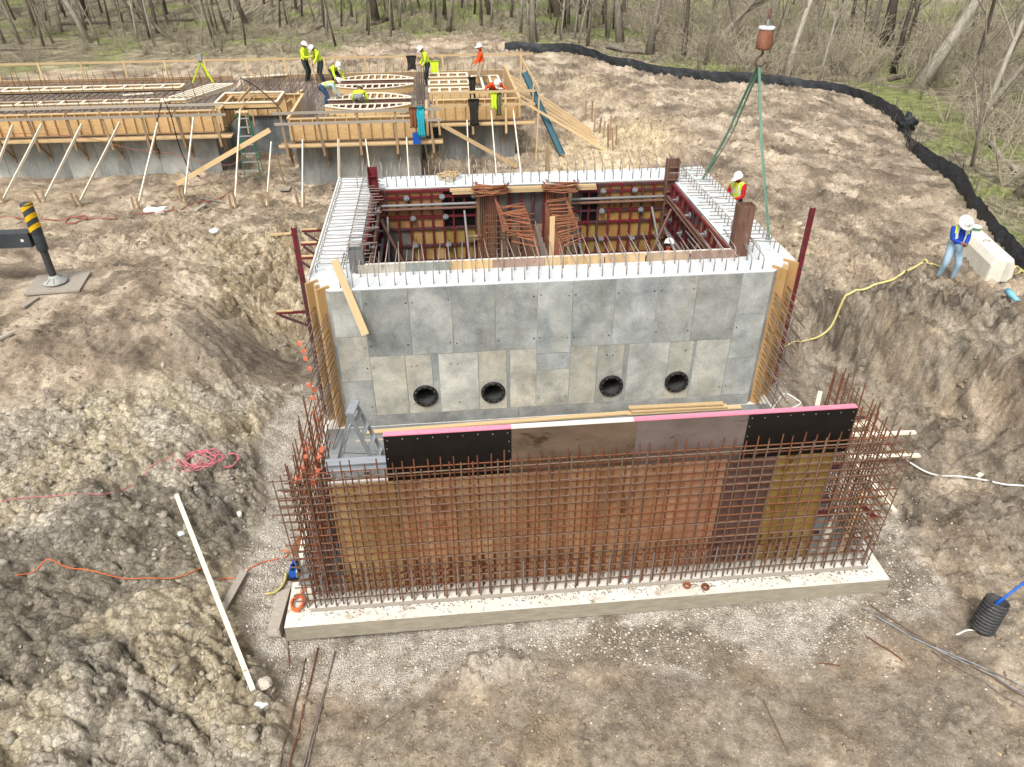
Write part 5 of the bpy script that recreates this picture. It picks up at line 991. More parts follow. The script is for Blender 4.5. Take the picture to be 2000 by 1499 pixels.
# bunched knot of fabric at the joint
c = on(1775, 268); kb = MB()
bm = bmesh.new(); bmesh.ops.create_icosphere(bm, subdivisions=3, radius=1)
for v in bm.verts:
    n_ = v.co.normalized(); k = 1+.28*math.sin(n_.x*7+n_.z*9)+.18*math.sin(n_.y*13+n_.z*5); v.co = n_*k
kb.add([(c.x+.35*v.co.x, c.y+.3*v.co.y+.4, c.z+.42+.42*v.co.z) for v in bm.verts], [[v.index for v in f.verts] for f in bm.faces]); bm.free(); kb.build('bunched_fabric', 'fabric_black', fen, True)

# ------------------------------------------------------------------ hook block, slings
hb = Vector((10.36, 4.3, 7.0)); top_ = atY(1497, 60, 4.3)
t = thing('crane_hook', (hb.x, hb.y, hb.z), 'rusty headache ball and hook hanging from crane line', 'crane hook')
zt, zb = atY(1496, 56, 4.3).z, atY(1490, 97, 4.3).z; cx = top_.x
MB().lathe([(0, zb), (.15, zb), (.19, zb+.05), (.185, (zt+zb)/2), (.178, zt-.02)], 24, (cx, 4.3, 0)).build('ball_weight', 'ball_rust', t, True); MB().lathe([(.178, zt-.019), (.19, zt-.015), (.19, zt+.03), (.17, zt+.045), (0, zt+.05)], 24, (cx, 4.3, 0)).build('top_plate', 'ball_top', t, True)
bar('swivel', (cx, 4.3, zt+.05), (cx+.01, 4.3, zt+.2), .035, 'galv', t, 'pipe'); bar('socket', (cx+.01, 4.3, zt+.2), (cx+.02, 4.3, zt+.42), .04, 'steel_rusty', t, 'pipe'); bar('wire_rope', (cx+.02, 4.3, zt+.42), (cx+.35, 4.5, 24), .016, 'rebar_grey', t)
hk = [(cx, 4.3, zb), (cx, 4.3, zb-.08), (cx-.03, 4.3, zb-.13), (cx-.12, 4.3, zb-.2), (cx-.13, 4.3, zb-.3), (cx-.05, 4.3, zb-.37), (cx+.05, 4.3, zb-.35), (cx+.10, 4.3, zb-.27)]
MB().tube(curve_pts(hk, 5), .03, 8).build('hook', 'steel_rusty', t, True); hp = Vector((cx-.03, 4.3, zb-.33))
bar('latch', (cx+.08, 4.3, zb-.27), (cx-.02, 4.3, zb-.12), .012, 'galv', t)
def flat_strap(name, pts, w_, mat, label, cat, th=.012, side=(0, 1, 0), twist=0):
    b_ = MB(); pts = [Vector(p) for p in pts]; sd_ = Vector(side)
    for i, p in enumerate(pts):
        tg = (pts[min(i+1, len(pts)-1)]-pts[max(i-1, 0)]).normalized(); s = sd_-tg*sd_.dot(tg); s = s.normalized() if s.length > 1e-4 else tg.orthogonal().normalized(); s = Matrix.Rotation(twist*i/len(pts), 3, tg) @ s; n_ = tg.cross(s)
        for a, c in ((-1, -1), (1, -1), (1, 1), (-1, 1)): b_.v.append(tuple(p+s*(w_/2*a)+n_*(th/2*c)))
    for i in range(len(pts)-1):
        for j in range(4): k = i*4; b_.f.append((k+j, k+(j+1) % 4, k+4+(j+1) % 4, k+4+j)); b_.mi.append(0)
    b_.f += [(3, 2, 1, 0), tuple(len(b_.v)-4+j for j in range(4))]; b_.mi += [0, 0]
    return b_.build(name, mat, None, label=label, cat=cat)
A1, A2 = at(1372, 350, 3.56), at(1502, 468, 3.56)
for k, (E_, lab) in enumerate(((A1, 'green lifting sling running to the far right tank corner'), (A2, 'green lifting sling hanging to the near right tank wall'))):
    mid_ = (hp+E_)/2+V(0, 0, -.25 if k == 0 else -.08); flat_strap('lifting_sling', curve_pts([hp+V(0, .03, 0), hp*.7+E_*.3+V(-.02, 0, -.12), mid_+V(-.03, 0, 0), E_], 7), .062, 'green_sling', lab, 'sling', .02, (1, .3, 0), 1.5)
flat_strap('lifting_sling', curve_pts([hp+V(.02, -.03, 0), hp*.7+A1*.3+V(.06, 0, -.22), (hp+A1)/2+V(.06, 0, -.33), A1+V(.05, .05, 0)], 7), .062, 'green_sling', 'second leg of the green sling to the far right corner', 'sling', .02, (1, .3, 0), -1.2)

# ------------------------------------------------------------------ right side: block, straps, pipes
fc = on(1950, 545); fr0 = Vector((fc.x, fc.y, fc.z)); e1 = at(1990, 515, 2.0); A = at(1925, 548, 1.98); B = at(1868, 490, 1.98)
ax_ = (B-A); ax_.z = 0; Lb = ax_.length*1.12; ax_.normalize(); rt = Vector((ax_.y, -ax_.x, 0)); rt = rt if rt.x > 0 else -rt
blk = thing('concrete_block', A, 'white concrete barrier block beside the worker in blue', 'concrete block')
prof = [(-.02, 0), (.62, 0), (.64, .05), (.60, .45), (.52, .62), (.10, .62), (.0, .45)]
b_ = MB(); nP = len(prof); bev = .05
for (s, k) in ((0, .94), (bev, 1), (Lb-bev, 1), (Lb, .94)):
    for (u, z) in prof: b_.v.append(tuple(A+ax_*s+rt*(.31+(u-.31)*k)+V(0, 0, -.03+z*k)))
for i in range(3):
    for j in range(nP): j2 = (j+1) % nP; b_.f.append((i*nP+j, i*nP+j2, (i+1)*nP+j2, (i+1)*nP+j)); b_.mi.append(0)
b_.f += [tuple(reversed(range(nP))), tuple(range(3*nP, 4*nP))]; b_.mi += [0, 0]; b_.build('block_body', 'block_white', blk)
# raised key rib on the near end
q0 = A-ax_*.03; rr = MB(); rr.add([q0+rt*.36+V(0, 0, .0), q0+rt*.50+V(0, 0, .0), q0+rt*.47+V(0, 0, .52), q0+rt*.37+V(0, 0, .52), A+ax_*.04+rt*.33, A+ax_*.04+rt*.53, A+ax_*.04+rt*.49+V(0, 0, .54), A+ax_*.04+rt*.35+V(0, 0, .54)], [(0, 1, 2, 3), (0, 4, 5, 1), (1, 5, 6, 2), (2, 6, 7, 3), (3, 7, 4, 0)]); rr.build('key_rib', 'block_white', blk)
lp = MB()
pc = A+ax_*(Lb*.55)+rt*.3+V(0, 0, .59); lp.tube([pc+rt*-.08, pc+rt*-.07+V(0, 0, .05), pc+rt*.07+V(0, 0, .05), pc+rt*.08], .012, 6); lp.build('lifting_loop', 'rebar_rust', blk, True)
tbx = A+ax_*(Lb*.9)+rt*.32+V(0, 0, .585); tr = thing('container', tbx, 'white open tub standing on the concrete block far end', 'container')
MB().lathe([(0, .01), (.10, .01), (.13, .15), (.14, .15), (.14, .135), (.125, .135), (.11, .02), (0, .02)], 16, tbx).build('tub', 'white_plastic', tr, True); MB().lathe([(.119, .05), (.127, .10)], 16, tbx).build('label_band', 'ladder_green', tr, True)
def on_strip(px, w_, mat, label, name='strap', cat='strap', lift=.03, n=7):
    pts = drape([on_low(*q) for q in px], n, lift); return flat_strap(name, pts, w_, mat, label, cat, .012, (.3, -.8, .1), .8)
on_strip([(1520, 690), (1548, 678), (1580, 655), (1620, 640), (1640, 622), (1680, 590), (1720, 560), (1760, 538), (1800, 520)], .05, 'yellow_strap', 'long yellow strap running down the right bank to the tank')
on_strip([(1800, 518), (1806, 514), (1812, 524), (1830, 527), (1850, 529)], .05, 'yellow_strap', 'short yellow strap at the feet of worker in blue')
on_strip([(1996, 515), (1992, 530), (1975, 535), (1982, 526), (2005, 533)], .06, 'yellow_strap', 'bunched yellow strap right of the concrete block')
a, c = at(1967, 568, 2.22), at(2035, 636, 2.12); t = MB(); d = (c-a).normalized(); t.tube([a, a+d*.25, a+d*.26, c], [.075, .075, .06, .06], 14); t.build('plastic_pipe', 'pvc_blue', None, True, label='pale blue plastic pipe lying at the right frame edge', cat='pipe')
ground_line([(1690, 905), (1760, 908), (1830, 927), (1880, 940), (1940, 943), (2010, 935)], 'white_plastic', .022, 'hose', 'white hose running right from the cage over dirt', 'hose')
ground_line([(1510, 800), (1530, 775), (1555, 785), (1560, 800), (1530, 805)], 'white_plastic', .02, 'hose', 'pale hose loop between tank corner and black panel', 'hose')
ground_line([(1480, 812), (1488, 770), (1500, 738), (1518, 735), (1528, 750)], 'orange_rope', .014, 'cord', 'orange cord looping up at the right tank corner', 'cord', .25)
c = on(1912, 931); t = MB(); t.box((c.x, c.y, c.z+.03), (.16, .09, .06), Matrix.Rotation(.4, 3, 'Z')); t.build('wood_offcut', 'pine_pale', None, label='small pale offcut lying near the white hose', cat='offcut')
# corrugated pipe section used as a bucket, with sledgehammer
pb = at(1915, 1232, -.25); pb.z = gz(pb.x, pb.y); ck = thing('corrugated_pipe', pb, 'black corrugated pipe stub with blue handled tool inside', 'pipe'); pf = []
for k in range(9): z = .045+.062*k; pf += [(.175, z-.018), (.20, z-.008), (.20, z+.012), (.175, z+.022)]
pf += [(.19, .60), (.19, .64), (.172, .64), (.168, .05), (0, .05)]; lean = Matrix.Rotation(R(12), 3, 'Y') @ Matrix.Rotation(R(-8), 3, 'X')
MB().lathe([(0, 0), (.175, 0)]+pf, 26, pb, rot=lean).build('pipe_wall', 'black_plastic', ck, True)
a = pb+lean @ V(.08, .05, .55); c = pb+V(.75, .25, 1.0); hm = thing('shovel', a, 'blue handled tool sticking out of the corrugated pipe', 'tool'); MB().tube([a+V(-.05, -.03, -.3), a, a+(c-a)*.25, c+(c-a)*.4], [.03, .035, .022, .022], 10).build('handle', 'blue_paint', hm, True); MB().tube([a+V(-.05, -.03, -.3), a+V(-.06, -.04, -.45)], [.05, .06], 10).build('head', 'steel_grey', hm, True)
ground_line([(1868, 1240), (1885, 1243), (1915, 1240), (1938, 1228)], 'white_plastic', .014, 'cable', 'short pale cable at the corrugated pipe foot', 'cable')
# loose rebar at the lower right and lower left
def loose(pa, pb_, mat, label, r=.012, name='rebar_rod', bow=.0):
    a, c = on(*pa), on(*pb_); n_ = 10; pts = [a.lerp(c, i/n_) for i in range(n_+1)]; pts = [V(p.x, p.y, max(gz(p.x, p.y), a.z+(c.z-a.z)*i/n_-.05)+r+.015) for i, p in enumerate(pts)]; return MB().tube(pts, r, 6).build(name, mat, None, True, label=label, cat='rebar')
for i, (p, q) in enumerate((((1682, 1192), (1985, 1340)), ((1690, 1196), (2010, 1362)), ((1700, 1185), (2010, 1372)), ((1780, 1250), (2010, 1352)), ((1820, 1275), (2010, 1392)), ((1690, 1245), (1760, 1295)))):
    loose(p, q, ('rebar_grey', 'galv', 'rebar', 'galv', 'rebar_grey', 'rebar_rust')[i], 'loose steel rod at lower right, %s in the fan' % ORD[i], .012)
for i, (p, q) in enumerate((((598, 1290), (545, 1510)), ((622, 1270), (562, 1510)), ((655, 1275), (590, 1510)), ((650, 1295), (598, 1510)), ((558, 1160), (566, 1310)))):
    loose(p, q, ('rebar', 'rebar_rust', 'rebar_grey', 'rebar_grey', 'rebar')[i], 'loose rusty rod below the slab left corner, %s of its bunch' % ORD[i], .012)
loose((1490, 1370), (1540, 1480), 'rebar', 'single rusty rod lying in the dirt at bottom', .012); loose((1600, 1298), (1640, 1304), 'rebar_rust', 'short bent rusty rod in the lower right dirt', .01); loose((720, 1435), (790, 1385), 'twig', 'thin brown stick lying in the bottom dirt', .012, 'stick')
# lumber and litter on the left
def lie(pa, pb_, w_, h_, mat, label, name='timber_board', cat='timber', lift=.02):
    a, c = on(*pa), on(*pb_); k = np.linspace(0, 1, 24); up_ = float(np.max(ground_z(a.x+(c.x-a.x)*k, a.y+(c.y-a.y)*k)-(a.z+(c.z-a.z)*k)))*.8; a.z += up_+lift+h_/2; c.z += up_+lift+h_/2; return beam(name, a, c, w_, h_, mat, None, label=label, cat=cat)
lie((348, 978), (498, 1360), .08, .05, 'pine_pale', 'long pale timber lying across the grey spoil heap', lift=.0); lie((437, 1198), (478, 1125), .14, .03, 'pine_grey', 'short grey board on gravel beside the long timber')
def blob(name, px, size, mat, label, cat, seed=0, lift=0):
    c = on(*px); rs = random.Random(seed); bm = bmesh.new(); bmesh.ops.create_icosphere(bm, subdivisions=2, radius=1); b_ = MB()
    b_.add([(c.x+size[0]*v.co.x*rs.uniform(.75, 1.2), c.y+size[1]*v.co.y*rs.uniform(.75, 1.2), c.z+size[2]*.6+size[2]*v.co.z*rs.uniform(.8, 1.1)) for v in bm.verts], [[v.index for v in f.verts] for f in bm.faces]); bm.free(); return b_.build(name, mat, None, label=label, cat=cat)
blob('concrete_chunk', (517, 1340), (.14, .12, .1), 'pebble', 'grey stone beside the lower end of long timber', 'stone', 1); blob('concrete_chunk', (508, 1378), (.13, .1, .07), 'concrete_pale', 'pale concrete chunk below the long timber end', 'stone', 2); blob('stone', (355, 1045), (.07, .06, .05), 'concrete_pale', 'small white stone in the grey spoil', 'stone', 3); blob('stone', (420, 455), (.16, .12, .1), 'concrete_pale', 'pale boulder above the tan rubble slope', 'stone', 4)
cpx = on(470, 1012); MB().lathe([(0, 0), (.035, 0), (.05, .16), (.0, .16)], 12, cpx).build('paper_cup', 'white_plastic', None, True, label='white paper cup lying in the spoil', cat='cup')
ground_line([(-10, 1000), (60, 985), (130, 975), (200, 975), (260, 950), (310, 925), (350, 905)], 'pink_rope', .008, 'string_line', 'pink string trailing left from its tangle on spoil', 'string', .03)
cc = on(385, 908); tangle('string_tangle', (cc.x, cc.y, cc.z+.05), .38, 9, .010, 'pink_rope', 'tangled coil of pink string on the spoil heap', 'string', .25, 1.0, (1.1, .8)); cc = on(452, 905); coil('string_loop', (cc.x, cc.y, cc.z+.05), .19, 2, .010, 'pink_rope', 'loose pink string loop right of its tangle', 'string', el=(.8, 1.2))
ground_line([(30, 1125), (70, 1110), (100, 1105), (150, 1118), (220, 1135), (290, 1140), (350, 1132), (400, 1118)], 'orange_rope', .010, 'extension_cord', 'orange cord trailing across the left spoil', 'cord', .05); ground_line([(430, 1133), (470, 1135), (490, 1118), (520, 1108), (545, 1095)], 'orange_rope', .012, 'extension_cord', 'orange cord crossing the gravel towards the cage', 'cord', .01)
cc = on(553, 1085); coil('cord_loop', cc, .11, 2, .010, 'orange_rope', 'small orange cord loop on gravel at the cage', 'cord'); ground_line([(520, 1170), (540, 1160), (556, 1150), (562, 1130)], 'yellow_strap', .025, 'strap', 'yellow strap end by the blue cordless saw', 'strap', .06)
b0 = at(592, 1050, .3)
blob('cloth_heap', (590, 1075), (.22, .3, .12), 'cloth_brown', 'crumpled brown cloth heap at the cage left side', 'cloth', 8)
ground_line([(-10, 428), (40, 430), (90, 428), (130, 430), (165, 425), (170, 432), (150, 442), (128, 438), (140, 428), (180, 432), (230, 430)], 'red_hose', .022, 'air_hose', 'dull red hose looping on the ground near outrigger', 'hose'); ground_line([(262, 422), (300, 420), (335, 418), (340, 412), (345, 420), (380, 402), (430, 390), (470, 362)], 'red_hose', .02, 'air_hose', 'dull red hose trailing towards the ladder recess', 'hose')
sk = on(305, 415); t = MB(); t.box((sk.x, sk.y, sk.z+.06), (.75, .3, .1), Euler((.05, .08, -.25)).to_matrix()); t.box((sk.x+.2, sk.y+.05, sk.z+.12), (.3, .22, .05), Euler((.0, -.1, -.1)).to_matrix()); t.build('cement_sack', 'white_plastic', None, label='white sack lying beyond the brace stakes', cat='sack')
lie((383, 416), (402, 404), .12, .06, 'pine_grey', 'short grey block lying among the brace stakes'); lie((390, 390), (440, 400), .04, .03, 'galv', 'pale metal strip lying before the braces', 'steel_strip', 'steel'); lie((530, 465), (570, 462), .1, .05, 'pine', 'short pine block left of the tank wall'); lie((548, 372), (568, 372), .4, .05, 'pine_grey', 'flat grey board lying below the middle wall', 'board', 'board'); lie((0, 670), (30, 655), .12, .05, 'pine_grey', 'grey board end lying at the left frame edge')
lie((45, 605), (75, 585), .14, .05, 'pine_grey', 'grey board under the outrigger mat edge'); lie((1050, 1362), (1056, 1342), .03, .02, 'pine_grey', 'tiny wood sliver in the bottom dirt', 'wood_sliver', 'wood')
lie((880, 352), (905, 345), .5, .06, 'concrete_dark', 'grey slab piece lying behind the far tank wall', 'concrete_piece', 'concrete')

# ------------------------------------------------------------------ crane outrigger
g = at(110, 556, 1.65); pz = 1.65+.03; og = thing('crane_outrigger', (g.x, g.y, pz), 'dark grey crane outrigger with striped jack standing on mat', 'outrigger')
jt = atY(50, 400, g.y); jb = Vector((g.x-.02, g.y, pz)); jdir = Vector((0, 0, 1)); tz_ = jt.z
jx = g.x+.0
MB().lathe([(0, 0), (.30, 0), (.32, .02), (.30, .05), (.14, .13), (.10, .20), (.0, .20)], 24, (jx, g.y, pz+.045)).build('float_pad', 'pad_grey', og, True)
for k in range(10): a = k*.628; beam('pad_rib', (jx+.1*math.cos(a), g.y+.1*math.sin(a), pz+.19), (jx+.29*math.cos(a), g.y+.29*math.sin(a), pz+.10), .015, .05, 'pad_grey', og)
bar('jack_rod', (jx, g.y, pz+.2), (jx, g.y, pz+1.0), .095, 'black_plastic', og, 'pipe'); bar('jack_sleeve', (jx, g.y, pz+.98), (jx, g.y, pz+1.45), .14, 'crane_grey', og, 'pipe'); bar('jack_cylinder', (jx, g.y, pz+1.44), (jx, g.y, tz_), .15, 'crane_grey', og, 'pipe')
MB().lathe([(.155, 0), (.155, .03), (.1, .05), (0, .05)], 16, (jx, g.y, tz_)).build('jack_cap', 'crane_grey', og, True)
# slanted warning stripes wrapped round the cylinder
for k in range(3):
    b_ = MB(); z0 = pz+1.52+.27*k
    for i in range(17):
        th_ = i*2*math.pi/16; zz = z0+.10*math.cos(th_+.4)
        for r_, dz in ((.1535, 0), (.1535, .13)): b_.v.append((jx+r_*math.cos(th_), g.y+r_*math.sin(th_), zz+dz))
    for i in range(16): b_.f.append((2*i, 2*i+2, 2*i+3, 2*i+1)); b_.mi.append(0)
    b_.build('warning_stripe', 'crane_yellow', og, True)
zb0, zb1 = pz+1.12, pz+1.50
x0 = jx-.15; bmx = MB(); bmx.bx(x0-6, x0, g.y-.17, g.y+.17, zb0, zb1); bmx.build('outrigger_beam', 'crane_grey', og)
MB().lathe([(0, -.004), (.055, -.004)], 18, (x0-.45, g.y-.172, (zb0+zb1)/2-.02), rot=Matrix.Rotation(R(90), 3, 'X')).build('beam_hole', 'hole_black', og)
boxo('sticker', x0-.22, x0-.15, g.y-.1745, g.y-.1715, (zb0+zb1)/2-.03, (zb0+zb1)/2+.04, 'white_plastic', og); boxo('sticker', x0-1.32, x0-.78, g.y-.1745, g.y-.1715, zb1-.125, zb1-.055, 'black_rubber', og)
fc_ = bpy.data.curves.new('extend', 'FONT'); fc_.body = 'EXTEND'; fc_.size = .085; fc_.extrude = .001; fc_.align_x = 'CENTER'; to = bpy.data.objects.new('tmp_text', fc_); COL.objects.link(to); dg = bpy.context.evaluated_depsgraph_get(); tm = bpy.data.meshes.new_from_object(to.evaluated_get(dg)); bpy.data.objects.remove(to); tm.materials.clear(); tm.materials.append(MATS['white_plastic'])
place('lettering', tm, Matrix.Translation((x0-1.05, g.y-.177, zb1-.118)) @ Matrix.Rotation(R(90), 4, 'X'), og)
mt = MB(); mt.box((g.x+.05, g.y+.02, pz-.005), (1.35, 1.2, .05), Euler((0, .02, .12)).to_matrix()); mt.build('outrigger_mat', 'pine_grey', None, label='square plywood mat under the crane outrigger', cat='mat')
# ------------------------------------------------------------------ people
def ik(a, b, l1, l2, hint):
    d = b-a; D = min(d.length, (l1+l2)*.995); u = d.normalized(); x = (l1*l1-l2*l2+D*D)/(2*D); h = math.sqrt(max(l1*l1-x*x, 0)); hv = Vector(hint); hv = hv-u*hv.dot(u); hv.normalize(); return a+u*x+hv*h
def person(base, rz, label, top, legs, bend=0, headp=0, hands=((-.25, -.3, .95), (.25, -.3, .95)), feet=((-.12, 0, 0), (.12, 0, 0)), pelvis=.95, vest=None, hat='cap', gloves=None, scale=1.0, hood=None, hip_back=0, sit=0):
    """standing figure facing local -Y. bend: trunk pitch forward, headp: further head pitch. hands, feet in local metres"""
    t = thing('person', base, label, 'person'); W_ = Matrix.Translation(Vector(base)) @ Matrix.Rotation(rz, 4, 'Z') @ Matrix.Scale(scale, 4)
    B = R(bend); sp_ = V(0, -math.sin(B), math.cos(B)); pel = V(0, hip_back, pelvis); wst = pel+sp_*.16; chs = pel+sp_*.36+V(0, .015, 0); nk = pel+sp_*.53
    HB = B+R(headp); hd = V(0, -math.sin(HB), math.cos(HB)); hc = nk+hd*.16; face = V(0, -math.cos(HB), -math.sin(HB))
    vs_, es, rad, bone = [], [], [], []
    def vert(p, r): vs_.append(Vector(p)); rad.append(r); return len(vs_)-1
    def edge(a, b, nm): es.append((a, b)); bone.append(nm)
    ip = vert(pel, (.155, .125)); iw = vert(wst, (.145, .11)); ic = vert(chs, (.165, .125)); ik_ = vert(nk, (.062, .062)); ih = vert(nk+hd*.07, (.055, .055))
    edge(ip, iw, 'top'); edge(iw, ic, 'top'); edge(ic, ik_, 'top'); edge(ik_, ih, 'skin')
    for k, s in enumerate((-1, 1)):
        sh = nk-sp_*.06+V(s*.19, 0, 0); hnd = Vector(hands[k]); el = ik(sh, hnd, .29, .26, V(s*.6, .5, -.6)); wr = hnd; fd = (wr-el).normalized()
        a = vert(sh, (.072, .072)); b = vert(el, (.048, .048)); c = vert(wr, (.034, .03)); pm = vert(wr+fd*.07, (.042, .022)); edge(ic, a, 'yoke'); edge(a, b, 'sleeve'); edge(b, c, 'sleeve'); edge(c, pm, 'hand')
        sd_ = fd.cross(V(0, 0, 1)); sd_ = sd_.normalized() if sd_.length > .1 else V(1, 0, 0); cu = sd_.cross(fd)
        for j, (o_, L_) in enumerate(((-.03, .06), (-.01, .075), (.01, .07), (.03, .055))):
            f1 = vert(wr+fd*(.085+L_*.5)+sd_*o_+cu*.005, (.0095, .0095)); f2 = vert(wr+fd*(.085+L_*.85)+sd_*o_*1.1+cu*.03, (.0085, .0085)); edge(pm, f1, 'hand'); edge(f1, f2, 'hand')
        t1 = vert(wr+fd*.06+sd_*(-s*.045)+cu*.012, (.011, .011)); t2 = vert(wr+fd*.095+sd_*(-s*.058)+cu*.025, (.0095, .0095)); edge(c, t1, 'hand'); edge(t1, t2, 'hand')
        hp_ = pel+V(s*.095, 0, -.04); ft = Vector(feet[k])+V(0, 0, .085); kn = ik(hp_, ft, .44, .43, V(s*.12, -1, .1)); hpv = vert(hp_, (.098, .105)); kv = vert(kn, (.068, .072)); cv = vert((kn+ft)/2+V(0, .015, 0), (.06, .065)); fv = vert(ft, (.046, .05)); hv = vert(ft+V(0, .02, -.045), (.042, .04)); tv = vert(ft+V(s*.03, -.17, -.05), (.045, .033))
        edge(ip, hpv, 'legs'); edge(hpv, kv, 'legs'); edge(kv, cv, 'legs'); edge(cv, fv, 'legs'); edge(fv, hv, 'boot'); edge(hv, tv, 'boot')
    me_ = bpy.data.meshes.new('body'); me_.from_pydata([tuple(v) for v in vs_], es, []); o = bpy.data.objects.new('tmp', me_); COL.objects.link(o)
    o.modifiers.new('k', 'SKIN'); sv = me_.skin_vertices[0].data
    for i, r_ in enumerate(rad): sv[i].radius = tuple(q*(1.16 if q > .028 else 1) for q in r_)
    sv[0].use_root = True; sb = o.modifiers.new('s', 'SUBSURF'); sb.levels = 2; sb.render_levels = 2
    dg = bpy.context.evaluated_depsgraph_get(); bm_ = bpy.data.meshes.new_from_object(o.evaluated_get(dg)); bpy.data.objects.remove(o)
    co = np.empty(len(bm_.vertices)*3); bm_.vertices.foreach_get('co', co); co = co.reshape(-1, 3); fc = [list(p.vertices) for p in bm_.polygons]
    cen = np.array([co[f].mean(0) for f in fc]); A_ = np.array([tuple(vs_[a]) for a, b in es]); D_ = np.array([tuple(vs_[b]-vs_[a]) for a, b in es]); tt = np.clip(((cen[:, None]-A_)*D_).sum(2)/np.maximum((D_**2).sum(1), 1e-9), 0, 1)
    rr = np.array([max(rad[a][0], rad[b][0]) for a, b in es]); dist = np.linalg.norm(cen[:, None]-(A_+tt[:, :, None]*D_), axis=2)/np.maximum(rr, .05); near = dist.argmin(1)
    names = [bone[i] for i in near]; mats = [top, legs, 'skin', 'boots', gloves or 'skin', hood or 'skin']; idx = {'top': 0, 'yoke': 0, 'sleeve': 0, 'legs': 1, 'skin': 5 if hood else 2, 'boot': 3, 'hand': 4}
    b_ = MB(); b_.v = [tuple(c) for c in co]; b_.f = [tuple(f) for f in fc]; b_.mi = [idx[n] for n in names]
    # hips belong to the trousers
    for i, f in enumerate(b_.f):
        if names[i] == 'top' and (Vector(cen[i])-pel).dot(sp_) < .06 and abs(cen[i][0]) < .2: b_.mi[i] = 1
    # head: skull with brow, nose, mouth, ears and eyes, part of the same mesh
    hm = bmesh.new(); bmesh.ops.create_uvsphere(hm, u_segments=18, v_segments=14, radius=1); up_ = hd; sx = V(1, 0, 0); hv_, hmi = [], []
    for v in hm.verts:
        x, y, z = v.co; fr_ = max(0, -y); wv = 1-.22*max(0, -z)*fr_; px_, py_, pz_ = .078*x*wv, .098*y, .118*z
        if y < -.75 and -.35 < z < .15 and abs(x) < .25: py_ -= .022*(1-abs(x)*3)                # nose
        if y < -.7 and .12 < z < .35: py_ += .006*(1 if .1 < abs(x) < .55 else 0)                # eye sockets
        if y < -.7 and -.62 < z < -.45 and abs(x) < .4: py_ -= .006                              # lips
        hv_.append(hc+sx*px_-face*py_+up_*pz_)
    hf = [[v.index for v in f.verts] for f in hm.faces]; hco = [tuple(v.co) for v in hm.verts]; hm.free(); o0 = len(b_.v); b_.v += [tuple(v) for v in hv_]
    for f in hf: cy = sum(hco[i][1] for i in f)/len(f); cz = sum(hco[i][2] for i in f)/len(f); b_.f.append(tuple(i+o0 for i in f)); b_.mi.append(5 if (hood and (cy > -.45 or cz < -.35)) else 2)
    for s in (-1, 1):
        b_.lathe([(0, -.012), (.02, -.006), (.024, 0), (.02, .006), (0, .012)], 8, hc+sx*(s*.08)-up_*.005, 5 if hood else 2, rot=Matrix.Rotation(R(90), 3, 'Y')); b_.lathe([(0, -.008), (.008, 0), (0, .008)], 8, hc+sx*(s*.03)+face*.088+up_*.018, 6)
    b_.v = [tuple(W_ @ Vector(v)) for v in b_.v]; b_.build('body', mats+['black_rubber'], t, True)
    # hair below the hat
    if not hood:
        b2 = MB(); b2.lathe([(.081, -.03), (.085, .02), (.08, .06)], 14, (0, 0, 0), a0=0, a1=math.pi, rot=None); Q = Matrix((sx, -face, up_)).transposed(); b2.v = [tuple(W_ @ (hc+Q @ Vector((v[0], v[1]*1.2, v[2])))) for v in b2.v]; b2.build('hair', 'black_rubber', t, True)
    # hard hat
    b3 = MB(); dome = [(0, .135), (.04, .132), (.08, .112), (.108, .07), (.116, .03), (.118, .012)]; brim = .185 if hat == 'brim' else .128
    b3.lathe(dome+[(brim, 0), (brim, -.006), (.112, .004)], 22); b3.tube([(0, -.10, .085), (0, -.05, .128), (0, 0, .14), (0, .05, .128), (0, .10, .085)], .016, 6)
    if hat != 'brim': b3.prism([(-.09, -.10), (-.06, -.185), (0, -.205), (.06, -.185), (.09, -.10)], .002, .012)
    Q = Matrix((sx, -face, up_)).transposed(); b3.v = [tuple(W_ @ (hc+up_*.035+Q @ Vector((v[0]*1.02, v[1]*1.15, v[2])))) for v in b3.v]; b3.build('hard_hat', 'hat_white', t, True)
    if vest:
        vm = MB(); ok = [i for i, n in enumerate(names) if n in ('top', 'yoke') and abs(cen[i][0]) < .19 and -.02 < (Vector(cen[i])-pel).dot(sp_) < .56]; nrm = np.array([tuple(p.normal) for p in bm_.polygons]); vn = np.zeros_like(co)
        for i, f in enumerate(fc): vn[f] += nrm[i]
        vn /= np.maximum(np.linalg.norm(vn, axis=1, keepdims=True), 1e-6); mp_ = {}
        for i in ok:
            ids = []
            for v in fc[i]:
                if v not in mp_: mp_[v] = len(vm.v); vm.v.append(tuple(W_ @ Vector(co[v]+vn[v]*.016)))
                ids.append(mp_[v])
            u_ = (Vector(cen[i])-pel).dot(sp_); fx = abs(cen[i][0]); fy = (Vector(cen[i])-wst).dot(V(0, -math.cos(B), -math.sin(B))); open_ = fy > .03 and fx < .085
            if open_ and vest == 'open': continue
            m_ = 1 if (.10 < u_ < .16 or .30 < u_ < .345 or .085 < fx < .12) else 0; vm.f.append(tuple(ids)); vm.mi.append(m_)
        vm.build('vest', ['hiviz', 'reflective'], t, True)
    bpy.data.meshes.remove(bm_); return t
f = on(1842, 546); person((f.x, f.y, f.z+.03), R(-8), 'worker in blue shirt, pale jeans and vest looking at hands', 'shirt_blue', 'jeans_pale', 3, 42, ((-.04, -.34, 1.12), (.06, -.32, 1.08)), ((-.17, -.02, 0), (.17, -.1, 0)), .94, 'open', 'brim', scale=1.0)
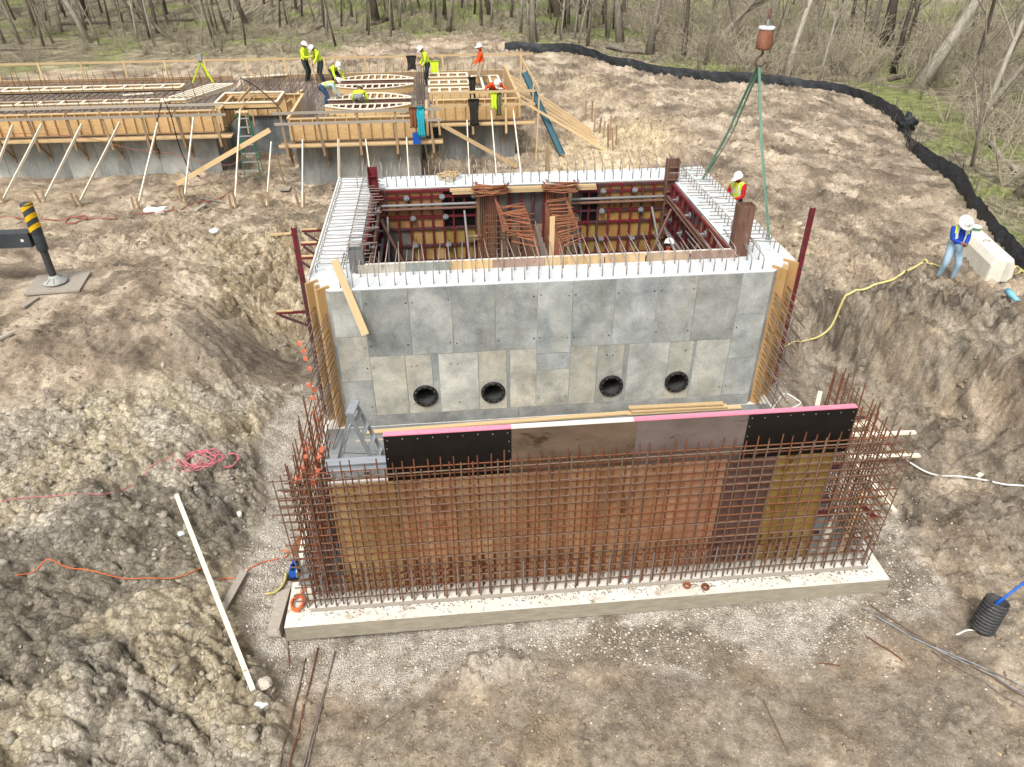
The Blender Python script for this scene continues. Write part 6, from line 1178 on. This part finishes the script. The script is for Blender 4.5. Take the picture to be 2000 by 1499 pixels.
p = at(1450, 340, 3.85); person((p.x, p.y, 2.12), R(-60), 'worker in red hood and yellow vest behind the right tank wall', 'shirt_red', 'trousers_dark', 10, 12, ((-.12, -.36, 1.12), (.12, -.36, 1.08)), pelvis=.95, vest='shut', hood='shirt_red', scale=1.02)
p = at(1308, 486, 3.5); person((p.x, p.y+.1, 1.856), R(160), 'worker inside the tank with only white helmet and shoulders showing', 'hiviz_orange', 'jeans_dark', 12, 15, ((-.2, -.35, 1.1), (.2, -.35, 1.1)))
ZP = 3.02
def wp(px, py, z=ZP): q = at(px, py, z); return (q.x, q.y, z)
person(wp(601, 162), R(70), 'worker in yellow-green jacket standing at left with dark trousers', 'hiviz', 'trousers_dark', 4, 15, ((-.15, -.38, 1.15), (.15, -.38, 1.1)))
person(wp(632, 163), R(-60), 'worker in yellow-green jacket bowing his head beside the first', 'hiviz', 'trousers_dark', 22, 30, ((-.12, -.42, 1.0), (.1, -.4, .9)), hood=None)
q = wp(638, 212, 3.02); person(q, R(95), 'worker in blue jeans bending over in a yellow vest', 'shirt_pale', 'jeans_dark', 82, -15, ((-.15, -.62, .45), (.2, -.6, .4)), ((-.14, .0, 0), (.14, .05, 0)), .90, 'shut', hip_back=.12)
q = wp(655, 168); person(q, R(35), 'worker in yellow-green bending low behind blue jeans worker', 'hiviz', 'trousers_dark', 72, -10, ((-.2, -.55, .3), (.2, -.55, .3)), pelvis=.72, hip_back=.15)
q = wp(703, 222); person(q, R(175), 'worker in grey trousers bent double with back to camera', 'hiviz', 'trousers_grey', 85, -10, ((-.25, -.5, .3), (.25, -.5, .3)), ((-.18, 0, 0), (.18, 0, 0)), .72, hip_back=.1)
q = wp(838, 168); person(q, R(-75), 'worker in yellow-green jacket and black trousers near arched forms', 'hiviz', 'trousers_dark', 18, 25, ((-.1, -.35, .95), (.15, -.3, .9)), ((-.14, .15, 0), (.14, -.15, 0)))
q = wp(941, 168); person(q, R(-85), 'worker in orange jacket standing upright in tan trousers', 'hiviz_orange', 'trousers_tan', 3, 8, ((-.18, -.3, .98), (.15, -.3, .95)), hood='hiviz_orange')
q = wp(965, 208); person(q, R(10), 'worker in orange jacket leaning forward with arms spread', 'hiviz_orange', 'trousers_dark', 62, 10, ((-.48, -.32, .72), (.48, -.32, .72)), pelvis=.72, hip_back=.1)
# things in hand: a levelling staff between the two men at left
p1 = Vector(wp(617, 165)); t = thing('survey_staff', p1, 'wooden staff held upright between two yellow jacketed workers', 'staff'); beam('staff', p1, p1+V(-.12, .0, 1.75), .05, .09, 'pine', t, up=(0, 1, 0)); beam('base_shoe', p1+V(0, 0, -.02), p1+V(-.01, 0, .05), .07, .1, 'galv', t, up=(0, 1, 0))
# ------------------------------------------------------------------ woods
def tree_meshes(key, h, r0, lean, seed, bark, fork=.45, twigs=1.0, buds=0):
    """tapered trunk with limbs, and a crown of branches splitting down to fine twigs"""
    rs = random.Random(seed); tk, cr = MB(), MB()
    def grow(p, d, L_, r, lvl, mb):
        n_ = 4 if lvl < 2 else 3; pts, rr = [p], [r]; q = p; dd = d.copy()
        for i in range(n_):
            dd = (dd+V(rs.uniform(-1, 1), rs.uniform(-1, 1), rs.uniform(-.3, .8))*(.10 if lvl == 0 else .22)).normalized(); q = q+dd*L_/n_; pts.append(q); rr.append(r*(1-.6*(i+1)/n_))
        mb.tube(pts, rr, (9, 6, 4, 3, 3)[lvl], caps=lvl < 2, mi=0 if lvl < 2 else 1)
        if lvl >= 4 or L_ < .25: return
        k = {0: 6, 1: 5, 2: 4, 3: 3}[lvl]
        for j in range(int(k*(twigs if lvl > 0 else 1)+.5)):
            f = rs.uniform(fork, 1) if lvl == 0 else rs.uniform(.25, 1); i = min(int(f*n_), n_-1); b0 = pts[i].lerp(pts[i+1], f*n_-i); a = rs.uniform(0, 6.28); sd_ = dd.orthogonal().normalized(); sd_ = Matrix.Rotation(a, 3, dd) @ sd_; nd_ = (dd*rs.uniform(.5, 1.1)+sd_*rs.uniform(.5, 1.0)+V(0, 0, .25)).normalized()
            grow(b0, nd_, L_*rs.uniform(.4, .62), rr[i]*rs.uniform(.35, .55), lvl+1, cr if lvl >= 0 else mb)
        if lvl == 0: grow(pts[-1], dd, L_*.45, rr[-1], 1, cr)
    grow(V(0, 0, -.2), V(*lean, 1).normalized(), h, r0, 0, tk)
    for i in range(9):                                        # root flare
        v = Vector(tk.v[i]); tk.v[i] = (v.x*1.5, v.y*1.5, v.z)
    if buds:
        idx = [rs.randrange(len(cr.v)) for _ in range(buds)]
        for i in idx:
            c = Vector(cr.v[i]); s = rs.uniform(.02, .045); a = V(rs.uniform(-1, 1), rs.uniform(-1, 1), rs.uniform(-1, 1)).normalized()*s; b = a.orthogonal().normalized()*s; cr.add([c-a, c+b, c+a, c-b], [(0, 1, 2, 3)], 2)
    return tk.mesh('trunk_'+key, bark, True), cr.mesh('crown_'+key, [bark, 'twig', 'leaf_bud'], False)
VAR = {}
for k, (h, r0, ln, bk, fk, tw, bd) in enumerate([(9, .13, (.05, .02), 'bark_dark', .35, 1, 0), (8, .09, (-.08, .05), 'bark', .25, 1, 0), (10, .32, (.02, 0), 'bark_dark', .3, 1, 0), (7, .06, (.15, .05), 'bark', .2, 1, 200), (8, .085, (-.2, 0), 'bark_pale', .2, 1, 200), (6, .05, (.05, -.1), 'bark_pale', .15, 1, 250), (9, .2, (.1, .1), 'bark', .3, 1, 0), (6.5, .065, (-.05, .1), 'bark_dark', .2, 1, 250)]): VAR[k] = tree_meshes(str(k), h, r0, ln, 100+k, bk, fk, tw, bd)
BIG = tree_meshes('lean', 12, .34, (.42, .15), 300, 'bark_pale', .45); PALE = tree_meshes('pale', 10, .13, (.22, .12), 301, 'bark_pale', .3); FORK = tree_meshes('fork', 9, .2, (.75, .25), 302, 'bark', .25); SLANT = tree_meshes('slant', 8, .17, (.28, .05), 303, 'bark_pale', .3)
def tree(mesh2, x, y, label, sc_=1, rz=0, group=None, name='bare_tree'):
    z = gz(x, y); m_ = Matrix.Translation((x, y, z)) @ Matrix.Rotation(rz, 4, 'Z') @ Matrix.Scale(sc_, 4); t = thing(name, (x, y, z), label, 'tree', group); place('trunk', mesh2[0], m_, t); place('crown', mesh2[1], m_, t); return t
def tp(px, py): q = on(px, py); return q.x, q.y
# trees one can single out
for (px, py, m2, lab, s, rz) in [(1268, 105, VAR[6], 'thick grey tree trunk above the silt fence middle stretch', 1.0, 0), (1335, 108, VAR[0], 'dark straight trunk right of the thick grey tree', 1.0, 1), (1380, 102, FORK, 'dark slanting trunk left of the hanging hook', .9, -.2), (1440, 100, VAR[6], 'broad rough trunk just left of the hanging hook', .95, 2), (1535, 150, SLANT, 'pale slanting trunk right behind the hanging hook', 1.0, 0), (1728, 92, VAR[2], 'darkest thick trunk in the right hand thicket', 1.05, 0), (1790, 172, BIG, 'large pale leaning trunk behind the silt fence bend', .95, -.25), (1915, 245, PALE, 'slender pale trunk rising near the right frame edge', 1.0, 0), (1900, 245, FORK, 'dark low slanting trunk at the right frame edge', .8, .1), (1985, 380, FORK, 'trunk slanting out of the right frame edge', .8, -.3), (1095, 80, VAR[7], 'small broken topped tree in the brush above the fence end', .5, 0), (1185, 75, VAR[3], 'thin leaning sapling above the silt fence left stretch', 1.1, .5), (1660, 55, VAR[0], 'dark straight trunk behind the hook in the right thicket', .9, .7), (1765, 100, VAR[1], 'dark narrow trunk just right of the darkest thick trunk', 1.0, 1.7),
    (735, 45, VAR[2], 'thick dark trunk left of the woods middle', .8, .4), (850, 50, VAR[1], 'dark trunk straight above the standing yellow jacket worker', 1.1, 2.0), (870, 40, VAR[0], 'dark upright trunk among the middle woods', .9, 1.1), (940, 50, VAR[0], 'dark trunk above the worker in orange', .8, 2.2), (1080, 25, VAR[2], 'group-like thick dark trunk at the top middle', .9, .2), (420, 70, VAR[1], 'dark slim trunk above the survey tripod', 1.0, .3), (445, 68, VAR[7], 'dark crooked trunk right above the survey tripod', 1.2, 1.3), (330, 75, FORK, 'dark trunk slanting above the far left guard rail', .6, 2.6), (175, 85, SLANT, 'pale pair-like trunk in the left thicket', 1.0, 2.4), (10, 85, VAR[4], 'pale crooked trunk at the left frame edge', 1.0, .2)]:
    tree(m2, *tp(px, py), lab, s, rz)
rs = random.Random(5); cnt = 0; spots = [tp(*q) for q in ((1268, 105), (1335, 108), (1728, 92), (1790, 172), (1440, 100))]
while cnt < 200:
    px = rs.uniform(-150, 2150); py = rs.uniform(2, 95) if px < 1300 else rs.uniform(2, 330); q = on(px, py); w_ = bilin(ZW, [q.x], [q.y])
    if w_[0] < .9 or any(math.hypot(q.x-a, q.y-b) < .9 for a, b in spots) or (px > 1400 and py > 70 and rs.random() < .65): continue
    fx = np.interp(-q.y, -FX[2:, 1], FX[2:, 0])
    if q.y < 27 and q.x-fx < 1.8: continue
    spots.append((q.x, q.y)); k = rs.choice([0, 1, 1, 3, 3, 3, 4, 4, 5, 5, 5, 7, 7, 7, 6]); side = 'left' if px < 600 else 'middle' if px < 1250 else 'right'
    thick = k in (0, 6); tree(VAR[k], q.x, q.y, ('slim bare tree crowded in the %s woods' % side) if not thick else ('stout bare trunk crowded in the %s woods' % side), rs.uniform(.75, 1.15), rs.uniform(0, 6.28), ('slim trees of the %s woods' if not thick else 'stout trees of the %s woods') % side); cnt += 1
# fallen logs
def log(pa, pb_, r, mat, label):
    a, c = on(*pa, lo=r*.6), on(*pb_, lo=r*.6); n_ = 7; pts = [a.lerp(c, i/n_)+V(0, 0, .06*math.sin(i*1.3)) for i in range(n_+1)]; t = MB(); t.tube(pts, [r*(1-.45*i/n_) for i in range(n_+1)], 9); m_ = pts[3]; t.tube([m_, m_+V(.3, .1, .5), m_+V(.5, .3, .9)], [r*.3, r*.2, r*.1], 5); return t.build('fallen_log', mat, None, True, label=label, cat='log')
log((1625, 132), (1700, 150), .22, 'bark_dark', 'dark fallen log behind the silt fence, right thicket'); log((1735, 160), (1800, 150), .15, 'bark_dark', 'fallen log at the foot of the large leaning trunk'); log((760, 40), (720, 52), .15, 'bark_dark', 'fallen log in the brush left of the middle woods'); log((120, 50), (380, 42), .12, 'bark_dark', 'long fallen log across the left woods'); log((1185, 95), (1260, 108), .16, 'bark', 'grey fallen branch beside the thick grey tree'); log((1930, 280), (1985, 340), .10, 'bark_pale', 'pale fallen branch on the grass at right'); log((-10, 100), (110, 97), .09, 'bark', 'grey fallen branch at the left frame edge'); log((640, 50), (560, 78), .08, 'twig', 'thin fallen branch left of the middle woods')

# ---- undergrowth: thin stems and grass nobody could count
def blades(name, x, y, hmin, hmax, wd, mat, label, cat, rs, spread=.5, seg=2):
    n_ = len(x); z = ground_z(x, y); h = rs.uniform(hmin, hmax, n_)*np.where(rs.uniform(0, 1, n_) < .1, 1.5, 1); a = rs.uniform(0, 6.28, n_); lx, ly = spread*h*rs.normal(0, 1, n_), spread*h*rs.normal(0, 1, n_); wx, wy = wd*np.cos(a)*rs.uniform(.6, 1.3, n_), wd*np.sin(a)*rs.uniform(.6, 1.3, n_)
    P = np.empty((n_, 5, 3), np.float32); P[:, 0] = np.stack([x-wx, y-wy, z-.03], 1); P[:, 1] = np.stack([x+wx, y+wy, z-.03], 1); P[:, 2] = np.stack([x+lx*.4+wx*.7, y+ly*.4+wy*.7, z+h*.6], 1); P[:, 3] = np.stack([x+lx*.4-wx*.7, y+ly*.4-wy*.7, z+h*.6], 1); P[:, 4] = np.stack([x+lx, y+ly, z+h*.95], 1)
    o_ = np.arange(n_)*5; me = bpy.data.meshes.new(name); me.vertices.add(n_*5); me.vertices.foreach_set('co', P.ravel()); li = np.stack([o_, o_+1, o_+2, o_+3, o_+3, o_+2, o_+4], 1).ravel(); me.loops.add(len(li)); me.loops.foreach_set('vertex_index', li.astype(np.int32)); me.polygons.add(n_*2); ls = np.empty(n_*2, np.int32); ls[0::2] = np.arange(n_)*7; ls[1::2] = np.arange(n_)*7+4; me.polygons.foreach_set('loop_start', ls); me.update(calc_edges=True); me.materials.append(MATS[mat]); place(name, me, Matrix.Identity(4), label=label, cat=cat, kind='stuff')
wf = lambda x, y: bilin(ZW, x, y)
x, y, r_ = scatter(120000, -45, 55, 3, 62, lambda x, y: wf(x, y)*np.clip(.25+1.2*fbm(x*.3, y*.3, 3, 301), 0, 1)*np.clip(1.25-(y-20)/50, .2, 1), 21); blades('dry_grass', x, y, .12, .4, .012, 'dry_grass', 'dry tan grass over the woods floor', 'grass', r_, .45)
x, y, r_ = scatter(110000, -45, 55, 0, 62, lambda x, y: wf(x, y)*np.clip(1.6*fbm(x*.3, y*.3, 4, 270, .58)+.1, 0, 1)*np.clip(1.25-(y-20)/50, .2, 1), 22); blades('green_grass', x, y, .06, .22, .014, 'green_grass', 'fresh green grass patches beyond the silt fence', 'grass', r_, .5)
def brush(name, n, box, wfun, seed, hm, mat, label, stems=(4, 9), sub=5):
    x, y, r_ = scatter(n, *box, wfun, seed); z = ground_z(x, y); b_ = MB(); rs = random.Random(seed)
    for i in range(len(x)):
        p = V(x[i], y[i], z[i]-.05); H_ = hm*rs.uniform(.4, 1.15)
        for s in range(rs.randint(*stems)):
            d = V(rs.gauss(0, .45), rs.gauss(0, .45), 1).normalized(); L_ = H_*rs.uniform(.5, 1); q = p+d*L_*.5+V(rs.gauss(0, .08), rs.gauss(0, .08), 0); e = q+(d+V(rs.gauss(0, .35), rs.gauss(0, .35), -.1)).normalized()*L_*.5; r0 = .006+.008*rs.random()*H_; b_.tube([p, q, e], [r0, r0*.7, r0*.35], 3, caps=False)
            for k in range(sub): f = rs.uniform(.3, 1); c = p.lerp(q, f*2) if f < .5 else q.lerp(e, f*2-1); g_ = c+V(rs.gauss(0, .3), rs.gauss(0, .3), rs.uniform(-.05, .35))*H_*.45; b_.tube([c, g_], [r0*.5, r0*.25], 3, caps=False)
    b_.build(name, mat, None, label=label, cat='brush', kind='stuff')
brush('brush', 3400, (-45, 55, 2, 60), lambda x, y: wf(x, y)*np.clip(.35+.9*fbm(x*.25, y*.25, 3, 401), 0, 1)*np.where(x > 17, .9, .75), 31, 1.9, 'twig', 'grey leafless brush through the woods'); brush('brush', 2300, (16, 50, 2, 45), lambda x, y: wf(x, y)*np.clip(.4+.9*fbm(x*.3, y*.3, 3, 411), 0, 1)*sm(1.2, 3.5, x-np.interp(-y, -FX[2:, 1], FX[2:, 0])), 32, 3.0, 'twig_pale', 'pale tangled brush in the right hand thicket', (5, 10), 6)
brush('brush', 900, (-40, 8, 33, 45), lambda x, y: wf(x, y)*np.clip(.5+.9*fbm(x*.3, y*.3, 3, 421), 0, 1), 33, 1.4, 'twig_pale', 'dry pale brush along the edge of the left woods', (6, 11), 6)
